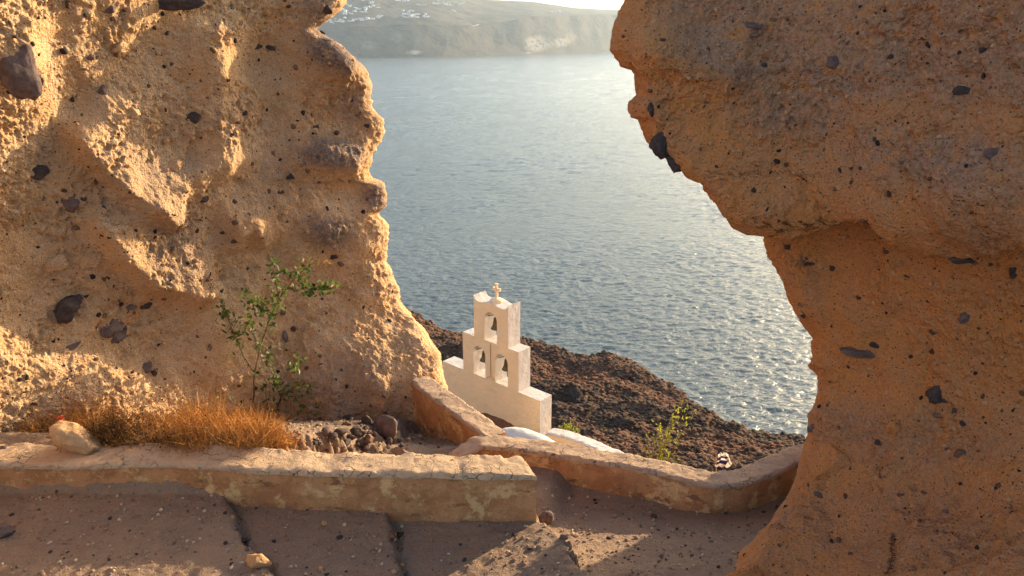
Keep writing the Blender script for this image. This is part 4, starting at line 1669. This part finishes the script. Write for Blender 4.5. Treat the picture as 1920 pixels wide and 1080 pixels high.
def make_bushes():
    """yellow green plants behind the curved wall"""
    for (name, lab, base_uv, Y, tips, seed, size) in (
            ("wild_shrub", "tall airy yellow green shrub growing behind the middle of the curved wall", (1232, 905), 8.4,
             [(1285, 750), (1300, 770), (1270, 770), (1255, 790), (1232, 780), (1238, 795), (1205, 830), (1212, 815), (1262, 850), (1275, 855), (1222, 850), (1190, 850), (1245, 815), (1225, 820), (1292, 762), (1278, 752), (1240, 830), (1230, 845)], 3, .05),
            ("wild_shrub", "small yellow green bush at the foot of the belfry's right end", (1065, 830), 16.5,
             [(1050, 800), (1060, 796), (1070, 796), (1080, 802), (1088, 808), (1055, 806), (1074, 804)], 4, .075)):
        rs = np.random.RandomState(seed)
        b = at_y(base_uv[0], base_uv[1], Y)
        root = empty(name, tuple(b), lab, "shrub")
        m = MB()
        L = Leaves(seed)
        for k, (u, v) in enumerate(tips):
            e = at_y(u, v, Y + rs.uniform(-.35, .35))
            mid = b * .5 + e * .5 + rs.normal(size=3) * .04
            pts = [b + rs.normal(size=3) * .02, mid, e]
            C, _ = poly_resample(pts, .03)
            m.tube(C, list(np.linspace(.006, .002, len(C))), 5)
            for i in range(len(C) // 4, len(C)):
                for _ in range(rs.poisson(1.15 if seed == 3 else 4)):
                    t = C[i] - C[i - 1]
                    L.leaf(C[i] + rs.normal(size=3) * .018, t / np.linalg.norm(t) * .6 + rs.normal(size=3) * .6, rs.uniform(.7, 1.3) * size, rs.uniform(.3, .45) * size, np.clip(rs.normal(.6, .3), 0, 1))
        m.build("stem", M_STEM, root, True)
        L.build("foliage", M_LEAF_Y, root)


make_bushes()


def make_grass():
    rs = np.random.RandomState(77)
    V, Fc, tone = [], [], []

    def blade(p, d, L, w, tn, bend=.3):
        d = d / np.linalg.norm(d)
        s = np.cross(d, rs.normal(size=3))
        s = s / np.linalg.norm(s) * w
        b = rs.normal(size=3) * bend * L
        n = len(V)
        m = p + d * L * .55 + b * .25
        e = p + d * L + b
        V.extend([p - s, p + s, m - s * .7, m + s * .7, e])
        Fc.extend([(n, n + 1, n + 3), (n, n + 3, n + 2), (n + 2, n + 3, n + 4)])
        tone.extend([tn] * 5)

    def seed_head(p, r_, tn):
        n = len(V)
        for q in ((0, 0, 1), (1, 0, 0), (-.5, .87, 0), (-.5, -.87, 0), (0, 0, -1)):
            V.append(p + np.array(q) * r_ * rs.uniform(.7, 1.3))
        Fc.extend([(n, n + 1, n + 2), (n, n + 2, n + 3), (n, n + 3, n + 1), (n + 4, n + 2, n + 1), (n + 4, n + 3, n + 2), (n + 4, n + 1, n + 3)])
        tone.extend([tn] * 5)
    # tufts along the foot of the rock
    spots = []
    for _ in range(380):
        u = rs.uniform(-40, 565)
        dens = np.interp(u, [-40, 100, 180, 330, 400, 520, 565], [.9, .9, 1, .8, 1, .8, .35])
        if u > 95 and rs.rand() > dens * (.35 + 1.3 * (math.sin(u * .071) * math.sin(u * .031 + 1) > -.15)):
            continue
        vb = np.interp(u, [-40, 120, 200, 400, 560], [808, 812, 838, 846, 846]) - rs.rand() ** 1.3 * np.interp(u, [-40, 95, 250, 450, 560], [9, 16, 62, 48, 20])
        spots.append((u, vb))
    for (u, vb) in spots:
        p0 = ground_hit(u, vb)
        hh = np.interp(u, [-40, 100, 200, 330, 420, 540], [.17, .22, .36, .28, .34, .18]) * rs.uniform(.45, 1.35)
        tb = np.clip(np.interp(u, [-40, 150, 260, 400, 560], [.55, .45, .45, .7, .75]) + rs.normal() * .15, 0, 1)
        lean = rs.normal(size=2) * .25
        for _ in range(38):
            p = p0 + np.array([rs.normal() * .05, rs.normal() * .05, 0])
            d = np.array([lean[0] + rs.normal() * .5, lean[1] + rs.normal() * .5, 1])
            L = hh * rs.uniform(.4, 1.1)
            blade(p, d, L, rs.uniform(.0012, .003), np.clip(tb + rs.normal() * .15, 0, 1))
            if rs.rand() < .7:
                for _ in range(3):
                    seed_head(p + d / np.linalg.norm(d) * L * rs.uniform(.6, 1.0) + rs.normal(size=3) * .018, rs.uniform(.004, .009), np.clip(tb + rs.normal() * .2, 0, 1))
    # tall thin stalks
    for (u, v, u2, v2) in ((120, 790, 118, 690), (122, 760, 145, 685), (190, 780, 188, 700), (186, 760, 205, 690), (130, 760, 105, 720), (75, 790, 42, 752)):
        a = at_z(u, 815, -3.5)
        b = at_y(u2, v2, a[1] + .05)
        for s in range(3):
            blade(a + rs.normal(size=3) * .02, b - a, np.linalg.norm(b - a) * rs.uniform(.8, 1), .0016, .3, .05)
            for _ in range(6):
                seed_head(a + (b - a) * rs.uniform(.5, 1) + rs.normal(size=3) * .03, .007, .1)
    t = NT("dry_grass")
    a = t.attr("tone")
    c = t.mix(t.ramp(a, .1, .5), (.12, .06, .025), (.40, .19, .055))
    c = t.mix(t.ramp(a, .5, 1), c, (.64, .35, .11))
    m = t.out(c, .8, None, .2)
    tr = t.n.new("ShaderNodeBsdfTranslucent")
    t.link(c, tr.inputs[0])
    ms = t.n.new("ShaderNodeMixShader")
    ms.inputs[0].default_value = .35
    t.link(t.b.outputs[0], ms.inputs[1])
    t.link(tr.outputs[0], ms.inputs[2])
    t.link(ms.outputs[0], t.n["Material Output"].inputs[0])
    o = link("dry_grass", npmesh("dry_grass", np.array(V), [np.array(Fc)], False, {"tone": np.array(tone)}), m)
    tag(o, "orange brown dry grass along the foot of the rock wall", "grass", None, "stuff")

    # dark rounded dry bush behind the boulder
    V.clear(), Fc.clear(), tone.clear()
    c0 = at_z(205, 838, -3.5)
    root = empty("dry_bush", tuple(c0), "dark brown dry bush behind the pale boulder", "bush")
    m2 = MB()
    for k in range(60):
        a, el = rs.uniform(0, 6.28), rs.uniform(.15, 1.4)
        d = np.array([math.cos(a) * math.cos(el), .6 * math.sin(a) * math.cos(el), math.sin(el)])
        e = c0 + d * np.array([.42, .3, .30]) * rs.uniform(.6, 1) + np.array([0, .12, 0])
        st = c0 + np.array([rs.normal() * .05, .12 + rs.normal() * .04, 0])
        mid = (st + e) / 2 + rs.normal(size=3) * .03
        m2.tube([st, mid, e], [.004, .003, .0015], 4)
        for _ in range(42):
            f = rs.uniform(.25, 1.05)
            q = st + (e - st) * f + rs.normal(size=3) * .03
            blade(q, d + rs.normal(size=3) * .9, rs.uniform(.02, .06), .0022, np.clip(rs.normal(.35, .25), 0, 1), .2)
    m2.build("twigs", M_STEM, root)
    t = NT("dry_bush")
    a = t.attr("tone")
    mm = t.out(t.mix(a, (.035, .026, .013), (.16, .095, .035)), .85, None, .15)
    link("foliage", npmesh("dry_bush", np.array(V), [np.array(Fc)], False, {"tone": np.array(tone)}), mm, root)

    # poppy
    p = at_z(115, 800, -3.5)
    q = at_y(115, 784, p[1])
    root = empty("poppy", tuple(p), "single small red flower beside the dry bush", "flower")
    m3 = MB()
    m3.tube([p + np.array([.01, .0, -.02]), q], .003, 5)
    m3.build("stem", M_STEM, root)
    m3 = MB()
    for k in range(5):
        a = k * 1.257
        Mk = Matrix.Translation(Vector(q)) @ Matrix.Rotation(a, 4, 'Y') @ Matrix.Translation((.016, -.004, 0)) @ Matrix.Rotation(.5, 4, 'Z')
        m3.lathe([(.002, -.004), (.014, -.001), (.018, .002), (.002, .004)], 8, Mk)
    m3.build("petals", M_POPPY, root, True)

    # little twig plant on the right rock
    pts = []
    for (u, v) in ((1668, 1085), (1672, 1060), (1676, 1040), (1676, 1020), (1675, 1000)):
        s_, n_ = surf("rock_arch", u, v)
        pts.append(s_ + n_ * .03)
    root = empty("twig_plant", tuple(pts[0]), "thin dark leafless sprig growing on the foot of the right rock", "plant")
    m4 = MB()
    m4.tube(pts, [.005, .0045, .004, .003, .002], 6)
    m4.build("stem", M_STEM, root)
    L = Leaves(9)
    P_, _ = poly_resample(pts, .008)
    for i in range(len(P_)):
        for s in (-1, 1):
            if rs.rand() < .75:
                L.leaf(P_[i], np.array([s * 1.0, -.2 + rs.normal() * .3, .35 + rs.normal() * .4]), rs.uniform(.02, .035), .006, rs.rand() * .5)
    L.build("foliage", mat_leaf("dark_sprig", (.03, .022, .012), (.06, .045, .02), .1), root)


make_grass()


# ------------------------------------------------------------------ flag
def make_flag():
    Y = 7.6
    top, bot = at_y(1343, 852, Y), at_y(1343, 930, Y)
    root = empty("flag", tuple(bot), "small blue and white striped flag hanging furled behind the curved wall", "flag")
    m = MB()
    m.tube([bot, bot * .5 + top * .5, top], .006, 8)
    m.lathe([(.002, .012), (.009, .006), (.009, -.006), (.003, -.012)], 10, Matrix.Translation(Vector(top + np.array([0, 0, .012]))))
    m.build("flagpole", mat_plain("weathered_pole", (.42, .33, .25), .6), root, True)
    nr, nc = 40, 60
    a = np.linspace(0, 1, nc)
    b = np.linspace(0, 1, nr)
    A, B = np.meshgrid(a, b)
    sc = Y / F_PX * 1.07
    # cloth gathered at the pole, bulging out to the right and drooping
    wx = np.interp(b, [0, .12, .35, .6, .8, 1.0], [14, 24, 28, 32, 26, 12])[:, None]
    x = 2 + A * wx + 2.5 * np.sin(A * 9 + B * 4)
    z = -(B * 31) - A * np.interp(b, [0, .5, 1], [2, 3, 5])[:, None] + 5 * A * (1 - A) * 2
    y = 5.0 * np.sin(A * 17 + B * 2.0) * (.3 + A) + 2.5 * np.sin(B * 9 + A * 5)
    P = top + np.stack([x, y, z + 3], -1) * sc
    mi = []
    for i in range(nr - 1):
        for j in range(nc - 1):
            k = int(((b[i] * .86 + a[j] * .30 + .03 * math.sin(a[j] * 11)) * 6.2))
            blue = k % 2 == 0
            if a[j] > .82 and b[i] > .3 and b[i] < .6:
                blue = False
            mi.append(1 if blue else 0)
    me = npmesh("cloth", P, [grid_faces(nr, nc)], True, None, mi)
    def cloth(nm, c):
        t = NT(nm)
        t.out(c, .8, None, .2)
        tr = t.n.new("ShaderNodeBsdfTranslucent")
        tr.inputs[0].default_value = (*c, 1)
        ms = t.n.new("ShaderNodeMixShader")
        ms.inputs[0].default_value = .5
        t.link(t.b.outputs[0], ms.inputs[1])
        t.link(tr.outputs[0], ms.inputs[2])
        t.link(ms.outputs[0], t.n["Material Output"].inputs[0])
        return t.m
    mw = cloth("white_cloth", (.86, .84, .80))
    mb_ = cloth("blue_cloth", (.05, .055, .24))
    o = link("cloth", me, [mw, mb_], root)
    so = o.modifiers.new("thickness", 'SOLIDIFY')
    so.thickness = .003


make_flag()


# ------------------------------------------------------------------ haze
def make_haze():
    m = bpy.data.materials.new("haze_air")
    m.use_nodes = True
    nt = m.node_tree
    nt.nodes.remove(nt.nodes["Principled BSDF"])
    pv = nt.nodes.new("ShaderNodeVolumePrincipled")
    pv.inputs["Color"].default_value = (.62, .80, 1.0, 1)
    pv.inputs["Density"].default_value = .00005
    pv.inputs["Anisotropy"].default_value = .5
    nt.links.new(pv.outputs[0], nt.nodes["Material Output"].inputs["Volume"])
    mb = MB()
    mb.box((0, 0, (SEA_Z - 40 + 620) / 2), (25600, 25600, 620 - SEA_Z + 40))
    o = mb.build("haze", m)
    tag(o, "thin pale sea haze veiling the far coast", "haze", None, "stuff")


make_haze()
